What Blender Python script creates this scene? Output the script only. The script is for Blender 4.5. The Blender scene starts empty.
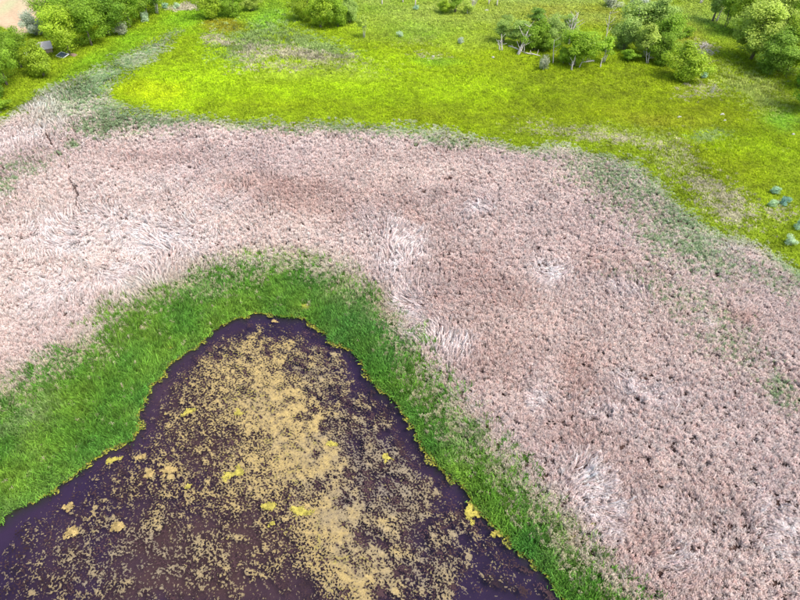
import bpy, math, random
import numpy as np
from mathutils import Vector

# ------------------------------------------------------------------ camera, sky, sun, exposure
scene = bpy.context.scene
COL = scene.collection
CAM_H, PITCH, FPX = 40.0, math.radians(42.0), 600.0
cam_data = bpy.data.cameras.new('camera')
cam = bpy.data.objects.new('camera', cam_data)
COL.objects.link(cam)
cam.location = (0, 0, CAM_H)
cam.rotation_euler = (math.radians(90) - PITCH, 0, 0)
cam_data.sensor_width = 36.0
cam_data.lens = 36.0 * FPX / 800.0
cam_data.clip_start = 0.5
cam_data.clip_end = 12000
scene.camera = cam

SUN_EL, SUN_AZ = math.radians(58), math.radians(125)      # azimuth from +Y clockwise (the camera looks along +Y)
world = bpy.data.worlds.new('World')
scene.world = world
world.use_nodes = True
wn = world.node_tree
bg = wn.nodes['Background']
sky = wn.nodes.new('ShaderNodeTexSky')
sky.sky_type = 'NISHITA'
sky.sun_disc = False
sky.sun_elevation = SUN_EL
sky.sun_rotation = SUN_AZ
sky.air_density = 1.0
sky.dust_density = 4.0
sky.ozone_density = 1.0
wn.links.new(sky.outputs[0], bg.inputs[0])
bg.inputs[1].default_value = 0.15
sun_data = bpy.data.lights.new('sun', 'SUN')
sun_data.energy = 1.7
sun_data.angle = math.radians(18)
sun_data.color = (1.0, 0.94, 0.86)
sun = bpy.data.objects.new('sun', sun_data)
COL.objects.link(sun)
sd = Vector((math.sin(SUN_AZ) * math.cos(SUN_EL), math.cos(SUN_AZ) * math.cos(SUN_EL), math.sin(SUN_EL)))
sun.rotation_euler = sd.to_track_quat('Z', 'Y').to_euler()
sun.location = (0, 40, 60)
scene.view_settings.view_transform = 'Standard'
scene.view_settings.look = 'None'
scene.view_settings.gamma = 1.0
scene.view_settings.use_curve_mapping = False
scene.view_settings.exposure = 1.05
scene.cycles.max_bounces = 4
scene.cycles.diffuse_bounces = 3
scene.cycles.transparent_max_bounces = 8

RNG = np.random.default_rng(11)
random.seed(5)
CP, SP = math.cos(PITCH), math.sin(PITCH)

# ------------------------------------------------------------------ layout helpers (map coordinates)
def proj(x, y, z=0.0):
    d = y * CP + (CAM_H - z) * SP
    v = y * SP - (CAM_H - z) * CP
    d = np.maximum(d, 0.5)
    return 400 + FPX * x / d, 300 - FPX * v / d

def ground(u, v, z=0.0):
    a = (u - 400) / FPX
    b = (300 - v) / FPX
    dy = CP + b * SP
    dz = -SP + b * CP
    t = (z - CAM_H) / dz
    return a * t, dy * t

def srgb(r, g, b):
    f = lambda c: (c / 255 / 12.92) if c / 255 <= 0.04045 else ((c / 255 + 0.055) / 1.055) ** 2.4
    return np.array([f(r), f(g), f(b)])

def vnoise(x, y, seed):
    xi, yi = np.floor(x).astype(np.int64), np.floor(y).astype(np.int64)
    fx, fy = x - xi, y - yi
    fx = fx * fx * fx * (fx * (fx * 6 - 15) + 10)
    fy = fy * fy * fy * (fy * (fy * 6 - 15) + 10)
    def h(i, j):
        n = (i * 374761393 + j * 668265263 + seed * 1442695041) & 0x7fffffff
        n = ((n ^ (n >> 13)) * 1274126177) & 0x7fffffff
        n = (n ^ (n >> 16)) & 0xffff
        return n / 65535.0
    a, b, c, d = h(xi, yi), h(xi + 1, yi), h(xi, yi + 1), h(xi + 1, yi + 1)
    return (a + (b - a) * fx) * (1 - fy) + (c + (d - c) * fx) * fy

def fbm(x, y, scale, seed, octs=4):
    s, amp, tot = 0, 1.0, 0.0
    f = 1.0 / scale
    for o in range(octs):
        c, sn = math.cos(o * 1.1), math.sin(o * 1.1)
        s = s + amp * vnoise((x * c - y * sn) * f + 31.7 * o, (x * sn + y * c) * f - 17.3 * o, seed + o * 7)
        tot += amp
        amp *= 0.55
        f *= 2.03
    return s / tot * 2 - 1          # about -0.7 .. 0.7

def sdf(poly, u, v):
    """signed distance to a closed polygon, negative inside"""
    poly = np.asarray(poly, float)
    d = np.full(u.shape, 1e9)
    inside = np.zeros(u.shape, bool)
    n = len(poly)
    for i in range(n):
        ax, ay = poly[i]; bx, by = poly[(i + 1) % n]
        ex, ey = bx - ax, by - ay
        t = np.clip(((u - ax) * ex + (v - ay) * ey) / (ex * ex + ey * ey + 1e-9), 0, 1)
        d = np.minimum(d, np.hypot(u - ax - t * ex, v - ay - t * ey))
        cond = ((ay > v) != (by > v)) & (u < (bx - ax) * (v - ay) / (by - ay + 1e-12) + ax)
        inside ^= cond
    return np.where(inside, -d, d)

def line_dist(pts, u, v):
    d = np.full(u.shape, 1e9)
    for (ax, ay), (bx, by) in zip(pts[:-1], pts[1:]):
        ex, ey = bx - ax, by - ay
        t = np.clip(((u - ax) * ex + (v - ay) * ey) / (ex * ex + ey * ey + 1e-9), 0, 1)
        d = np.minimum(d, np.hypot(u - ax - t * ex, v - ay - t * ey))
    return d

def blobs(lst, u, v):
    w = np.zeros(u.shape)
    for b in lst:
        cx, cy, rx, ry = b[:4]
        ang = math.radians(b[4]) if len(b) > 4 else 0
        k = b[5] if len(b) > 5 else 1
        c, s = math.cos(ang), math.sin(ang)
        a = ((u - cx) * c + (v - cy) * s) / rx
        e = (-(u - cx) * s + (v - cy) * c) / ry
        w = np.maximum(w, k * np.exp(-(a * a + e * e) ** 1.3 * 0.9))
    return w

def to_world(poly):
    return [ground(float(a), float(b)) for a, b in poly]

SHORE = [(-160, 640), (-60, 552), (-20, 532), (0, 520), (12, 508), (27, 500), (45, 494), (60, 482), (75, 470), (88, 458), (103, 449),
         (118, 442), (131, 437), (135, 425), (137, 410), (143, 396), (148, 384), (160, 375), (172, 360), (186, 350), (200, 341),
         (212, 330), (228, 320), (245, 314), (262, 311), (280, 313), (296, 314), (301, 307), (304, 314), (309, 320), (316, 325), (325, 332),
         (335, 340), (350, 346), (358, 352), (365, 362), (372, 375), (380, 388), (390, 394), (400, 404), (410, 416), (415, 425),
         (420, 437), (428, 450), (440, 465), (452, 479), (462, 483), (470, 485), (475, 500), (482, 510), (495, 520), (505, 528),
         (512, 540), (525, 557), (535, 562), (548, 575), (560, 587), (572, 602), (620, 680), (600, 900), (-300, 900)]
REEDS = [(-200, 210), (-60, 140), (0, 112), (25, 95), (45, 82), (65, 72), (90, 62), (130, 45), (165, 28), (180, 25), (172, 40), (145, 60),
         (120, 74), (108, 92), (130, 100), (165, 104), (200, 109), (240, 116), (300, 117), (350, 117), (400, 119), (450, 124), (490, 134),
         (520, 141), (560, 137), (590, 145), (620, 150), (645, 158), (665, 177), (680, 194), (700, 209), (725, 227), (760, 236),
         (790, 254), (860, 300), (1100, 500), (1100, 1200), (-300, 1200)]
GREEN = [(-200, 470), (-80, 405), (0, 388), (30, 374), (60, 357), (100, 337), (115, 313), (140, 298), (170, 288), (215, 274), (250, 264),
         (285, 262), (320, 268), (345, 279), (368, 295), (386, 318), (399, 343), (417, 367), (438, 391), (457, 414), (484, 444),
         (512, 474), (542, 506), (567, 534), (589, 560), (616, 590), (655, 625), (800, 800), (800, 1200), (-300, 1200)]
SHORE_W, REEDS_W, GREEN_W = to_world(SHORE[:-2]) , None, None
SHORE_W = [ground(float(a), float(b)) for a, b in SHORE[:-2]] + [(14, 4), (-30, 4)]
def shore_sdf(x, y):
    return sdf(SHORE_W, x, y) + .20 * fbm(x, y, 1.7, 201, 3) + .30 * fbm(x, y, .6, 202, 2)
TRAILS = [[(20, 104), (28, 113), (38, 124), (48, 136), (52, 146), (66, 158), (68, 176), (76, 190), (72, 205), (72, 216)],
          [(713, 545), (722, 543), (733, 544), (741, 542)], [(133, 217), (140, 222), (152, 221)],
          [(538, 398), (545, 408), (553, 412)], [(470, 334), (478, 341), (484, 344)]]
TRAILS_W = [[ground(a, b, 1.0) for a, b in t] for t in TRAILS]

LODGED = [(150, 232, 70, 26, 10), (60, 235, 45, 22, -10, .8), (40, 290, 45, 18, -10, .8), (225, 195, 32, 12, 0, .7), (120, 275, 60, 18, -20, .7), (395, 245, 26, 32, -20, .8),
          (420, 290, 22, 22, 0, .9), (476, 199, 13, 10), (555, 268, 22, 16), (628, 285, 24, 10, 20, .6), (462, 344, 24, 16, 25), (430, 325, 26, 18, 30, .8),
          (541, 396, 14, 24, -20), (580, 480, 18, 26, -35, 1), (600, 515, 16, 30, -35, 1), (612, 415, 26, 14, 20, .5), (650, 390, 34, 14, 15, .7),
          (780, 515, 22, 40, -25, .9), (690, 565, 30, 22, 20, .5), (650, 500, 30, 20, 30, .3), (700, 312, 10, 8, 0, .8), (160, 175, 35, 10, 0, .3),
          (530, 560, 40, 20, 0, .3), (15, 135, 26, 12, -25, .8), (50, 102, 30, 14, -30, .8)]
RUST = [(300, 188, 75, 20, 5, .8), (250, 180, 40, 18, 0, .6), (480, 285, 50, 45, 30, .6), (505, 350, 45, 40, 30, .7), (560, 430, 38, 26, 20, .8), (590, 372, 24, 34, 0, .7),
        (620, 470, 40, 25, 30, .6), (400, 190, 60, 14, 0, .5), (742, 308, 24, 9, 10, .8), (640, 545, 40, 24, 30, .7), (420, 215, 30, 14, 20, .6),
        (610, 250, 45, 20, 20, .35), (730, 490, 40, 20, 20, .3), (690, 590, 60, 20, 0, .5), (150, 150, 60, 14, 0, .3), (380, 300, 20, 20, 0, .5)]
GREENISH = [(635, 178, 66, 26, 22, .8), (690, 225, 46, 28, 40, .8), (560, 150, 40, 9, 5, .4), (330, 126, 70, 9, 2, .6), (420, 131, 60, 8, 6, .75), (640, 158, 22, 6, 20, .9),
            (710, 250, 32, 12, 25, .8), (782, 388, 20, 14, 30, .7), (60, 143, 10, 5.5, 0, 1.3), (690, 300, 60, 20, 30, .35), (0, 178, 12, 14, 0, .7), (80, 108, 30, 14, -25, .4),
            (160, 112, 60, 11, 3, .9), (95, 84, 36, 17, -30, 1.2), (112, 66, 26, 10, -35, 1.0), (75, 96, 16, 8, -30, .5), (148, 44, 30, 9, -38, 1.0), (120, 112, 40, 13, 0, 1.0), (230, 118, 50, 8, 3, .7), (30, 88, 22, 6, -30, .7),
            (90, 122, 26, 8, 0, .9), (20, 165, 26, 10, -20, .35), (770, 270, 40, 10, 30, .5), (735, 345, 50, 24, 30, .3), (798, 262, 22, 20, 30, .6)]

def reed_color(x, y, u, v, n):
    """albedo of the dry reeds, with the paler lodged, rustier and greener stands of the bed"""
    wx = u + 22 * fbm(x, y, 9, 3) + 7 * fbm(x, y, 2.2, 4)
    wy = v + 13 * fbm(x, y, 9, 5) + 4 * fbm(x, y, 2.2, 6)
    lod, rus, gr = blobs(LODGED, wx, wy), blobs(RUST, wx, wy), blobs(GREENISH, wx, wy)
    big = fbm(x, y, 14, 21)
    c = np.empty((len(x), 3))
    base = np.array([.645, .525, .475])
    pale = np.array([.80, .72, .70])
    rust = np.array([.47, .31, .26])
    gre = np.array([.15, .29, .10])
    cream = np.clip(blobs([(90, 230, 150, 90, 0, 1), (330, 240, 120, 60, 0, .5)], u, v), 0, 1)[:, None]
    base = base + (np.array([.69, .585, .53]) - base) * cream
    m = np.clip(.35 + .8 * big, 0, .8)[:, None]
    c[:] = base * (1 - m) + np.array([.57, .465, .445]) * m
    c += (pale - c) * np.clip(lod * (.75 + .5 * fbm(x, y, 1.1, 7, 2)) * 1.2, 0, 1)[:, None]
    c += (rust - c) * np.clip(rus * 1.0 * (.72 + .6 * fbm(x, y, 5, 8)), 0, .62)[:, None]
    g = np.clip(gr * (.9 + .5 * fbm(x, y, 1.6, 9)), 0, 1)
    pick = (RNG.random(n) < g * .95)
    tng = np.clip(blobs([(125, 62, 70, 15, -37, 1), (75, 90, 50, 20, -30, .9), (700, 225, 50, 20, 42, .5)], u, v), 0, 1)
    c += (np.array([.42, .48, .33]) - c) * (tng * .85)[:, None]
    olive = np.array([.36, .34, .20])
    c += (olive - c) * (.45 * g)[:, None]
    c[pick] = c[pick] * .25 + gre * .75
    k = .82 + .36 * RNG.random(n)
    c *= k[:, None]
    c *= 1 + .10 * RNG.standard_normal((n, 1)) * np.array([[0.3, -.2, -.3]])
    return np.clip(c, .01, .85), lod, g

# patches of the wet meadow: (px blob) with its own plant colour
MEADOW = [
    (srgb(176, 205, 20), [(430, 60, 260, 70)]),                                                     # olive lime general
    (srgb(168, 188, 14), [(650, 100, 150, 36, 10, .8), (560, 108, 120, 20, 0, .8), (710, 150, 90, 30, 30, .8), (420, 112, 70, 10, 5, .8), (300, 105, 60, 6, 3, .9), (500, 62, 70, 14, 5, .6), (430, 50, 60, 6, 5, .5)]),
    (srgb(188, 224, 10), [(190, 82, 85, 26, -8), (330, 88, 80, 20, 5, .8), (470, 90, 70, 18, 5, .5), (740, 135, 60, 18, 20, .5), (215, 48, 28, 16, 0, .9), (375, 72, 60, 16, 20, .6)]),
    (srgb(200, 220, 10), [(150, 92, 38, 10, 5, .9)]),
    (srgb(150, 200, 40), [(110, 58, 70, 14, -28, .9), (190, 20, 40, 14, -10, .9), (80, 66, 40, 8, -30, .9)]),
    (srgb(150, 202, 66), [(268, 16, 26, 18, 0, 1), (420, 28, 40, 12, 0, .8), (390, 8, 40, 12, 0, .7), (720, 22, 30, 12, 0, .8), (785, 118, 22, 12, 0, .9), (440, 60, 22, 5, 0, .5)]),
    (srgb(188, 210, 84), [(450, 16, 70, 18, 0, .8), (540, 6, 60, 12, 0, .8), (490, 40, 60, 10, 0, .5), (320, 78, 70, 8, 0, .5)]),
    (srgb(186, 180, 70), [(560, 12, 60, 12, 5, .7), (680, 28, 26, 12, 0, .8), (670, 118, 60, 8, 5, .4)]),
    (srgb(166, 168, 44), [(225, 25, 19, 5.5, -5, 1.3), (617, 15, 22, 6, 0, 1.2), (673, 18, 9, 4, 0, 1.3), (700, 108, 40, 7, 8, .3)]),
    (srgb(168, 194, 132), [(262, 40, 40, 18, -10, 1), (312, 47, 34, 11, 8, .95), (310, 40, 20, 6, 0, .7), (795, 60, 20, 12, 0, .3), (710, 132, 14, 5, 0, .9), (745, 88, 20, 8, 15, .4)]),
    (srgb(218, 208, 202), [(302, 57, 40, 7, 6, 1.0), (255, 52, 14, 10, 30, .9), (222, 38, 16, 5, 0, .9), (285, 68, 40, 5, 0, .5), (192, 5, 14, 4, 0, 1.2), (620, 138, 56, 7, 5, .75), (685, 160, 24, 18, 45, .55), (735, 205, 26, 18, 35, .75), (715, 188, 30, 16, 40, .65), (785, 215, 20, 8, 0, .6), (560, 126, 40, 5, 0, .4), (700, 92, 20, 6, 0, .4), (430, 55, 16, 4, 0, .4), (700, 48, 14, 7, 30, .7)]),
    (srgb(196, 212, 120), [(752, 88, 38, 15, 22, 1.1), (640, 132, 70, 7, 5, .4), (675, 150, 30, 16, 35, .5), (320, 66, 60, 8, 2, .6), (415, 40, 22, 6, 0, .5)]),
]
def meadow_color(x, y, u, v, n, jitter=True):
    wx = u + 16 * fbm(x, y, 10, 43) + 6 * fbm(x, y, 3, 44)
    wy = v + 8 * fbm(x, y, 10, 45) + 3 * fbm(x, y, 3, 46)
    c = np.empty((n, 3)); c[:] = srgb(166, 192, 40)
    for k, (colr, lst) in enumerate(MEADOW):
        w = np.clip(blobs(lst, wx, wy) * (1 + .35 * fbm(x, y, 5, 60 + k)), 0, 1)
        if jitter and k >= 9:
            w = (RNG.random(n) < w).astype(float) * .85
        c += (colr - c) * w[:, None]
    c *= .74
    c[:, 2] *= .8
    c *= (1 + .26 * fbm(x, y, 1.4, 71, 2) + .24 * fbm(x, y, 12, 72))[:, None]
    far_ = np.clip((50 - v) / 46, 0, 1) * np.clip((u - 330) / 40, 0, 1) * .75
    c += (srgb(186, 208, 96) * .74 - c) * (far_ * (.8 + fbm(x, y, 6, 73)))[:, None]
    if jitter:
        c *= (.72 + .56 * RNG.random(n))[:, None]
    return np.clip(c, .008, .8)

FIELD = [(-400, 20), (-60, 24), (0, 26), (22, 36), (34, 28), (42, 16), (48, 2), (56, -20), (90, -90), (-400, -120)]

# ------------------------------------------------------------------ materials
def new_mat(name):
    m = bpy.data.materials.new(name)
    m.use_nodes = True
    nt = m.node_tree
    return m, nt, nt.nodes['Principled BSDF']

def plain(name, rgb, rough=.8, noise=.25, scale=6.0, metallic=0):
    m, nt, b = new_mat(name)
    t = nt.nodes.new('ShaderNodeTexNoise'); t.inputs['Scale'].default_value = scale; t.inputs['Detail'].default_value = 6
    co = nt.nodes.new('ShaderNodeTexCoord'); nt.links.new(co.outputs['Object'], t.inputs['Vector'])
    mix = nt.nodes.new('ShaderNodeMix'); mix.data_type = 'RGBA'
    mix.inputs[6].default_value = (*[c * (1 - noise) for c in rgb], 1)
    mix.inputs[7].default_value = (*[min(1, c * (1 + noise)) for c in rgb], 1)
    nt.links.new(t.outputs['Fac'], mix.inputs[0]); nt.links.new(mix.outputs[2], b.inputs['Base Color'])
    b.inputs['Roughness'].default_value = rough
    b.inputs['Metallic'].default_value = metallic
    bp = nt.nodes.new('ShaderNodeBump'); bp.inputs['Strength'].default_value = .4; bp.inputs['Distance'].default_value = .02
    nt.links.new(t.outputs['Fac'], bp.inputs['Height']); nt.links.new(bp.outputs[0], b.inputs['Normal'])
    return m

def blade_mat(name, transl):
    """thin plant blades: colour of the plant they belong to, some light passing through"""
    m, nt, b = new_mat(name)
    a = nt.nodes.new('ShaderNodeAttribute'); a.attribute_type = 'INSTANCER'; a.attribute_name = 'col'
    t = nt.nodes.new('ShaderNodeAttribute'); t.attribute_name = 'tone'
    mul = nt.nodes.new('ShaderNodeMix'); mul.data_type = 'RGBA'; mul.blend_type = 'MULTIPLY'; mul.inputs[0].default_value = 1
    nt.links.new(a.outputs['Color'], mul.inputs[6]); nt.links.new(t.outputs['Color'], mul.inputs[7])
    b.inputs['Roughness'].default_value = .75
    b.inputs['Specular IOR Level'].default_value = .25
    nt.links.new(mul.outputs[2], b.inputs['Base Color'])
    tr = nt.nodes.new('ShaderNodeBsdfTranslucent'); nt.links.new(mul.outputs[2], tr.inputs['Color'])
    ms = nt.nodes.new('ShaderNodeMixShader'); ms.inputs[0].default_value = transl
    nt.links.new(b.outputs[0], ms.inputs[1]); nt.links.new(tr.outputs[0], ms.inputs[2])
    nt.links.new(ms.outputs[0], nt.nodes['Material Output'].inputs['Surface'])
    return m

def leaf_mat():
    m, nt, b = new_mat('leaf')
    oi = nt.nodes.new('ShaderNodeObjectInfo')
    t = nt.nodes.new('ShaderNodeAttribute'); t.attribute_name = 'tone'
    mul = nt.nodes.new('ShaderNodeMix'); mul.data_type = 'RGBA'; mul.blend_type = 'MULTIPLY'; mul.inputs[0].default_value = 1
    nt.links.new(oi.outputs['Color'], mul.inputs[6]); nt.links.new(t.outputs['Color'], mul.inputs[7])
    b.inputs['Roughness'].default_value = .55
    b.inputs['Specular IOR Level'].default_value = .3
    nt.links.new(mul.outputs[2], b.inputs['Base Color'])
    tr = nt.nodes.new('ShaderNodeBsdfTranslucent'); nt.links.new(mul.outputs[2], tr.inputs['Color'])
    ms = nt.nodes.new('ShaderNodeMixShader'); ms.inputs[0].default_value = .45
    nt.links.new(b.outputs[0], ms.inputs[1]); nt.links.new(tr.outputs[0], ms.inputs[2])
    nt.links.new(ms.outputs[0], nt.nodes['Material Output'].inputs['Surface'])
    return m

def vcol_mat(name, rough=.95, noise_scale=2.0, amount=.35, bump=.0, spec=.2):
    m, nt, b = new_mat(name)
    a = nt.nodes.new('ShaderNodeAttribute'); a.attribute_name = 'col'
    t = nt.nodes.new('ShaderNodeTexNoise'); t.inputs['Scale'].default_value = noise_scale; t.inputs['Detail'].default_value = 8; t.inputs['Roughness'].default_value = .7
    co = nt.nodes.new('ShaderNodeTexCoord'); nt.links.new(co.outputs['Object'], t.inputs['Vector'])
    mr = nt.nodes.new('ShaderNodeMapRange'); mr.inputs[1].default_value = .25; mr.inputs[2].default_value = .75
    mr.inputs[3].default_value = 1 - amount; mr.inputs[4].default_value = 1 + amount
    nt.links.new(t.outputs['Fac'], mr.inputs[0])
    mul = nt.nodes.new('ShaderNodeMix'); mul.data_type = 'RGBA'; mul.blend_type = 'MULTIPLY'; mul.inputs[0].default_value = 1
    nt.links.new(a.outputs['Alpha'], mul.inputs[0])
    nt.links.new(a.outputs['Color'], mul.inputs[6]); nt.links.new(mr.outputs[0], mul.inputs[7])
    nt.links.new(mul.outputs[2], b.inputs['Base Color'])
    b.inputs['Roughness'].default_value = rough
    b.inputs['Specular IOR Level'].default_value = spec
    if bump:
        bp = nt.nodes.new('ShaderNodeBump'); bp.inputs['Distance'].default_value = .1
        sm = nt.nodes.new('ShaderNodeMath'); sm.operation = 'MULTIPLY'; sm.inputs[1].default_value = bump
        nt.links.new(a.outputs['Alpha'], sm.inputs[0]); nt.links.new(sm.outputs[0], bp.inputs['Strength'])
        nt.links.new(t.outputs['Fac'], bp.inputs['Height']); nt.links.new(bp.outputs[0], b.inputs['Normal'])
    return m

def water_mat():
    m, nt, b = new_mat('pond_water')
    nt.nodes.remove(b)
    tr = nt.nodes.new('ShaderNodeBsdfTransparent'); tr.inputs['Color'].default_value = (.60, .50, .60, 1)
    gl = nt.nodes.new('ShaderNodeBsdfGlossy'); gl.inputs['Roughness'].default_value = .06
    fr = nt.nodes.new('ShaderNodeFresnel'); fr.inputs['IOR'].default_value = 1.33
    t = nt.nodes.new('ShaderNodeTexNoise'); t.inputs['Scale'].default_value = 3.5; t.inputs['Detail'].default_value = 3
    co = nt.nodes.new('ShaderNodeTexCoord'); nt.links.new(co.outputs['Object'], t.inputs['Vector'])
    bp = nt.nodes.new('ShaderNodeBump'); bp.inputs['Strength'].default_value = .06; bp.inputs['Distance'].default_value = .02
    nt.links.new(t.outputs['Fac'], bp.inputs['Height'])
    nt.links.new(bp.outputs[0], gl.inputs['Normal']); nt.links.new(bp.outputs[0], fr.inputs['Normal'])
    ms = nt.nodes.new('ShaderNodeMixShader')
    nt.links.new(fr.outputs[0], ms.inputs[0]); nt.links.new(tr.outputs[0], ms.inputs[1]); nt.links.new(gl.outputs[0], ms.inputs[2])
    nt.links.new(ms.outputs[0], nt.nodes['Material Output'].inputs['Surface'])
    return m

M = dict(
    reed=blade_mat('dry_reed', .06), green=blade_mat('green_cattail', .3), grass=blade_mat('meadow_grass', .3),
    leaf=leaf_mat(), ground=vcol_mat('marsh_ground', bump=.5), algae=vcol_mat('algae', rough=.8, noise_scale=9, amount=.3, bump=.5),
    water=water_mat(), bark=plain('grey_brown_bark', (.20, .165, .13), .9, .4, 5), snag=plain('bleached_dead_wood', (.50, .46, .43), .85, .25, 6),
    tan_wood=plain('tan_dead_wood', (.52, .43, .33), .85, .25, 6), pale_bark=plain('pale_bark', (.45, .43, .38), .85, .3, 6),
    roof=plain('weathered_roof_sheet', (.50, .47, .45), .6, .12, 1.5), board=plain('shed_board', (.33, .27, .22), .85, .25, 4),
    white=plain('white_painted_metal', (.75, .76, .76), .5, .08, 2), panel=plain('dark_blue_panel', (.05, .065, .10), .25, .2, 2),
    soil=plain('bare_soil', (.20, .14, .10), .95, .3, 4), rock=plain('pale_stone', (.42, .41, .38), .85, .15, 5),
)

# ------------------------------------------------------------------ object helpers
def mesh_from(name, verts, faces, mat=None, col=None, tone=None, smooth=False):
    """verts (n,3) array, faces either a (m,k) array or a list"""
    me = bpy.data.meshes.new(name)
    verts = np.asarray(verts, dtype=np.float32)
    if isinstance(faces, np.ndarray):
        m, k = faces.shape
        me.vertices.add(len(verts)); me.vertices.foreach_set('co', verts.ravel())
        me.loops.add(m * k); me.loops.foreach_set('vertex_index', faces.astype(np.int32).ravel())
        me.polygons.add(m); me.polygons.foreach_set('loop_start', np.arange(0, m * k, k, dtype=np.int32))
        me.update(calc_edges=True)
    else:
        me.from_pydata(verts.tolist(), [], faces); me.update()
    if smooth:
        me.polygons.foreach_set('use_smooth', np.ones(len(me.polygons), bool))
    for nm, arr in (('col', col), ('tone', tone)):
        if arr is not None:
            a = me.attributes.new(nm, 'FLOAT_COLOR', 'POINT')
            rgba = np.ones((len(verts), 4), np.float32)
            if arr.ndim == 2: rgba[:, :arr.shape[1]] = arr
            else: rgba[:, :3] = arr[:, None]
            a.data.foreach_set('color', rgba.ravel())
    if mat: me.materials.append(mat)
    return me

def obj(name, me, parent=None, label=None, cat=None, group=None, kind=None, loc=None):
    o = bpy.data.objects.new(name, me)
    COL.objects.link(o)
    if parent: o.parent = parent
    if loc is not None: o.location = loc
    if label: o['label'] = label
    if cat: o['category'] = cat
    if group: o['group'] = group
    if kind: o['kind'] = kind
    return o

class MB:
    def __init__(self): self.v, self.f = [], []
    def tube(self, pts, radii, n=6, cap=True):
        pts = [Vector(p) for p in pts]
        base = len(self.v)
        for i, p in enumerate(pts):
            d = (pts[min(i + 1, len(pts) - 1)] - pts[max(i - 1, 0)]).normalized()
            a = d.orthogonal().normalized() if abs(d.z) < .9 else d.cross(Vector((0, 1, 0))).normalized()
            b = d.cross(a)
            for k in range(n):
                t = 2 * math.pi * k / n
                self.v.append(p + (a * math.cos(t) + b * math.sin(t)) * radii[i])
        for i in range(len(pts) - 1):
            for k in range(n):
                a0, a1 = base + i * n + k, base + i * n + (k + 1) % n
                self.f.append((a0, a1, a1 + n, a0 + n))
        if cap:
            self.f.append(tuple(base + k for k in range(n))[::-1])
            e = base + (len(pts) - 1) * n
            self.f.append(tuple(e + k for k in range(n)))
        return self
    def hexa(self, c8):
        b = len(self.v); self.v += [Vector(c) for c in c8]
        self.f += [(b, b+3, b+2, b+1), (b+4, b+5, b+6, b+7), (b, b+1, b+5, b+4), (b+1, b+2, b+6, b+5), (b+2, b+3, b+7, b+6), (b+3, b, b+4, b+7)]
        return self
    def box(self, x0, x1, y0, y1, z0, z1):
        return self.hexa([(x0,y0,z0),(x1,y0,z0),(x1,y1,z0),(x0,y1,z0),(x0,y0,z1),(x1,y0,z1),(x1,y1,z1),(x0,y1,z1)])
    def mesh(self, name, mat, smooth=False):
        return mesh_from(name, [tuple(v) for v in self.v], self.f, mat, smooth=smooth)

# ------------------------------------------------------------------ ground and pond
WATER_Z = -0.10
def axis(lo, hi, step, far):
    a = list(np.arange(lo, hi + step * .5, step))
    s, p = step, a[-1]
    while p < far: s *= 1.45; p += s; a.append(p)
    s, p = step, a[0]; pre = []
    while p > -far: s *= 1.45; p -= s; pre.append(p)
    return np.array(pre[::-1] + a)
gx, gy = axis(-100, 100, .5, 5000), axis(6, 165, .5, 5000)
X, Y = np.meshgrid(gx, gy)
xf, yf = X.ravel(), Y.ravel()
near = (np.abs(xf) < 140) & (yf > 0) & (yf < 220)
uu, vv = proj(xf, np.clip(yf, 1, 400))
gs = np.full(len(xf), 99.0)
pondnear = (np.abs(xf) < 45) & (yf > 2) & (yf < 80)
gs[pondnear] = shore_sdf(xf[pondnear], yf[pondnear])
z = np.where(gs < 0, np.maximum(-.9, gs * .9), np.minimum(.05, gs * .06)) + .05 * fbm(xf, yf, 5, 91) * (gs > .3)
z = np.where(near, z, 0.0)
gc = np.empty((len(xf), 3))
gc[:] = srgb(150, 160, 80) * .35
nn = near.nonzero()[0]
xn, yn, un, vn = xf[nn], yf[nn], uu[nn], vv[nn]
dre = sdf(REEDS, un, vn - 0)
dgr = sdf(GREEN, un, vn)
mead = meadow_color(xn, yn, un, vn, len(nn), jitter=False)
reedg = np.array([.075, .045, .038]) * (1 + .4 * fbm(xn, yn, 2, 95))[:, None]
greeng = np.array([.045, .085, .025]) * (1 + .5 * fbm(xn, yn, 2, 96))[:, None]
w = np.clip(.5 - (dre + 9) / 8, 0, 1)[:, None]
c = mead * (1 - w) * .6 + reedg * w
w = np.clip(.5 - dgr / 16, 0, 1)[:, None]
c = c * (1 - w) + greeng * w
dfi = sdf(FIELD, un, vn)
fur = .5 + .5 * np.sin((xn * .8 + yn * .6) * 1.5)
fieldc = np.array([.42, .31, .20]) * (1 + .25 * fbm(xn, yn, 6, 97))[:, None] * (.93 + .1 * fur)[:, None]
wg = np.clip(blobs([(8, 6, 16, 5, -38, .9), (25, 2, 10, 4, -38, .5)], un, vn), 0, 1)[:, None]
fieldc = fieldc * (1 - wg) + np.array([.36, .36, .2]) * wg
w = np.clip(.5 - dfi / 3, 0, 1)[:, None]
c = c * (1 - w) + fieldc * w
wy_ = blobs([(306, 302, 6, 5), (144, 324, 9, 3.5), (170, 344, 5, 3.5), (497, 433, 6, 4), (585, 521, 10, 6, 50), (575, 535, 7, 5)], un, vn)
c += (np.array([.30, .32, .04]) - c) * np.clip(wy_ * 1.5, 0, 1)[:, None]
bed = np.array([.060, .050, .108]) * (1 + .3 * fbm(xn, yn, 4, 98))[:, None]
wmud = np.clip(blobs([(210, 560, 150, 60, 0, 1.1), (250, 440, 90, 75, 30, 1.1), (360, 520, 70, 80, 0, .6), (150, 480, 50, 50, 0, .5)], un, vn) * (1 + fbm(xn, yn, 3, 99)), 0, 1)[:, None]
bed = bed + (np.array([.165, .135, .100]) - bed) * wmud
w = np.clip(-.1 - gs[nn] / .5, 0, 1)[:, None]
c = c * (1 - w) + bed * w
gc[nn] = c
ny, nx = X.shape
ii = np.arange(nx * ny).reshape(ny, nx)
quads = np.stack([ii[:-1, :-1], ii[:-1, 1:], ii[1:, 1:], ii[1:, :-1]], -1).reshape(-1, 4)
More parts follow.
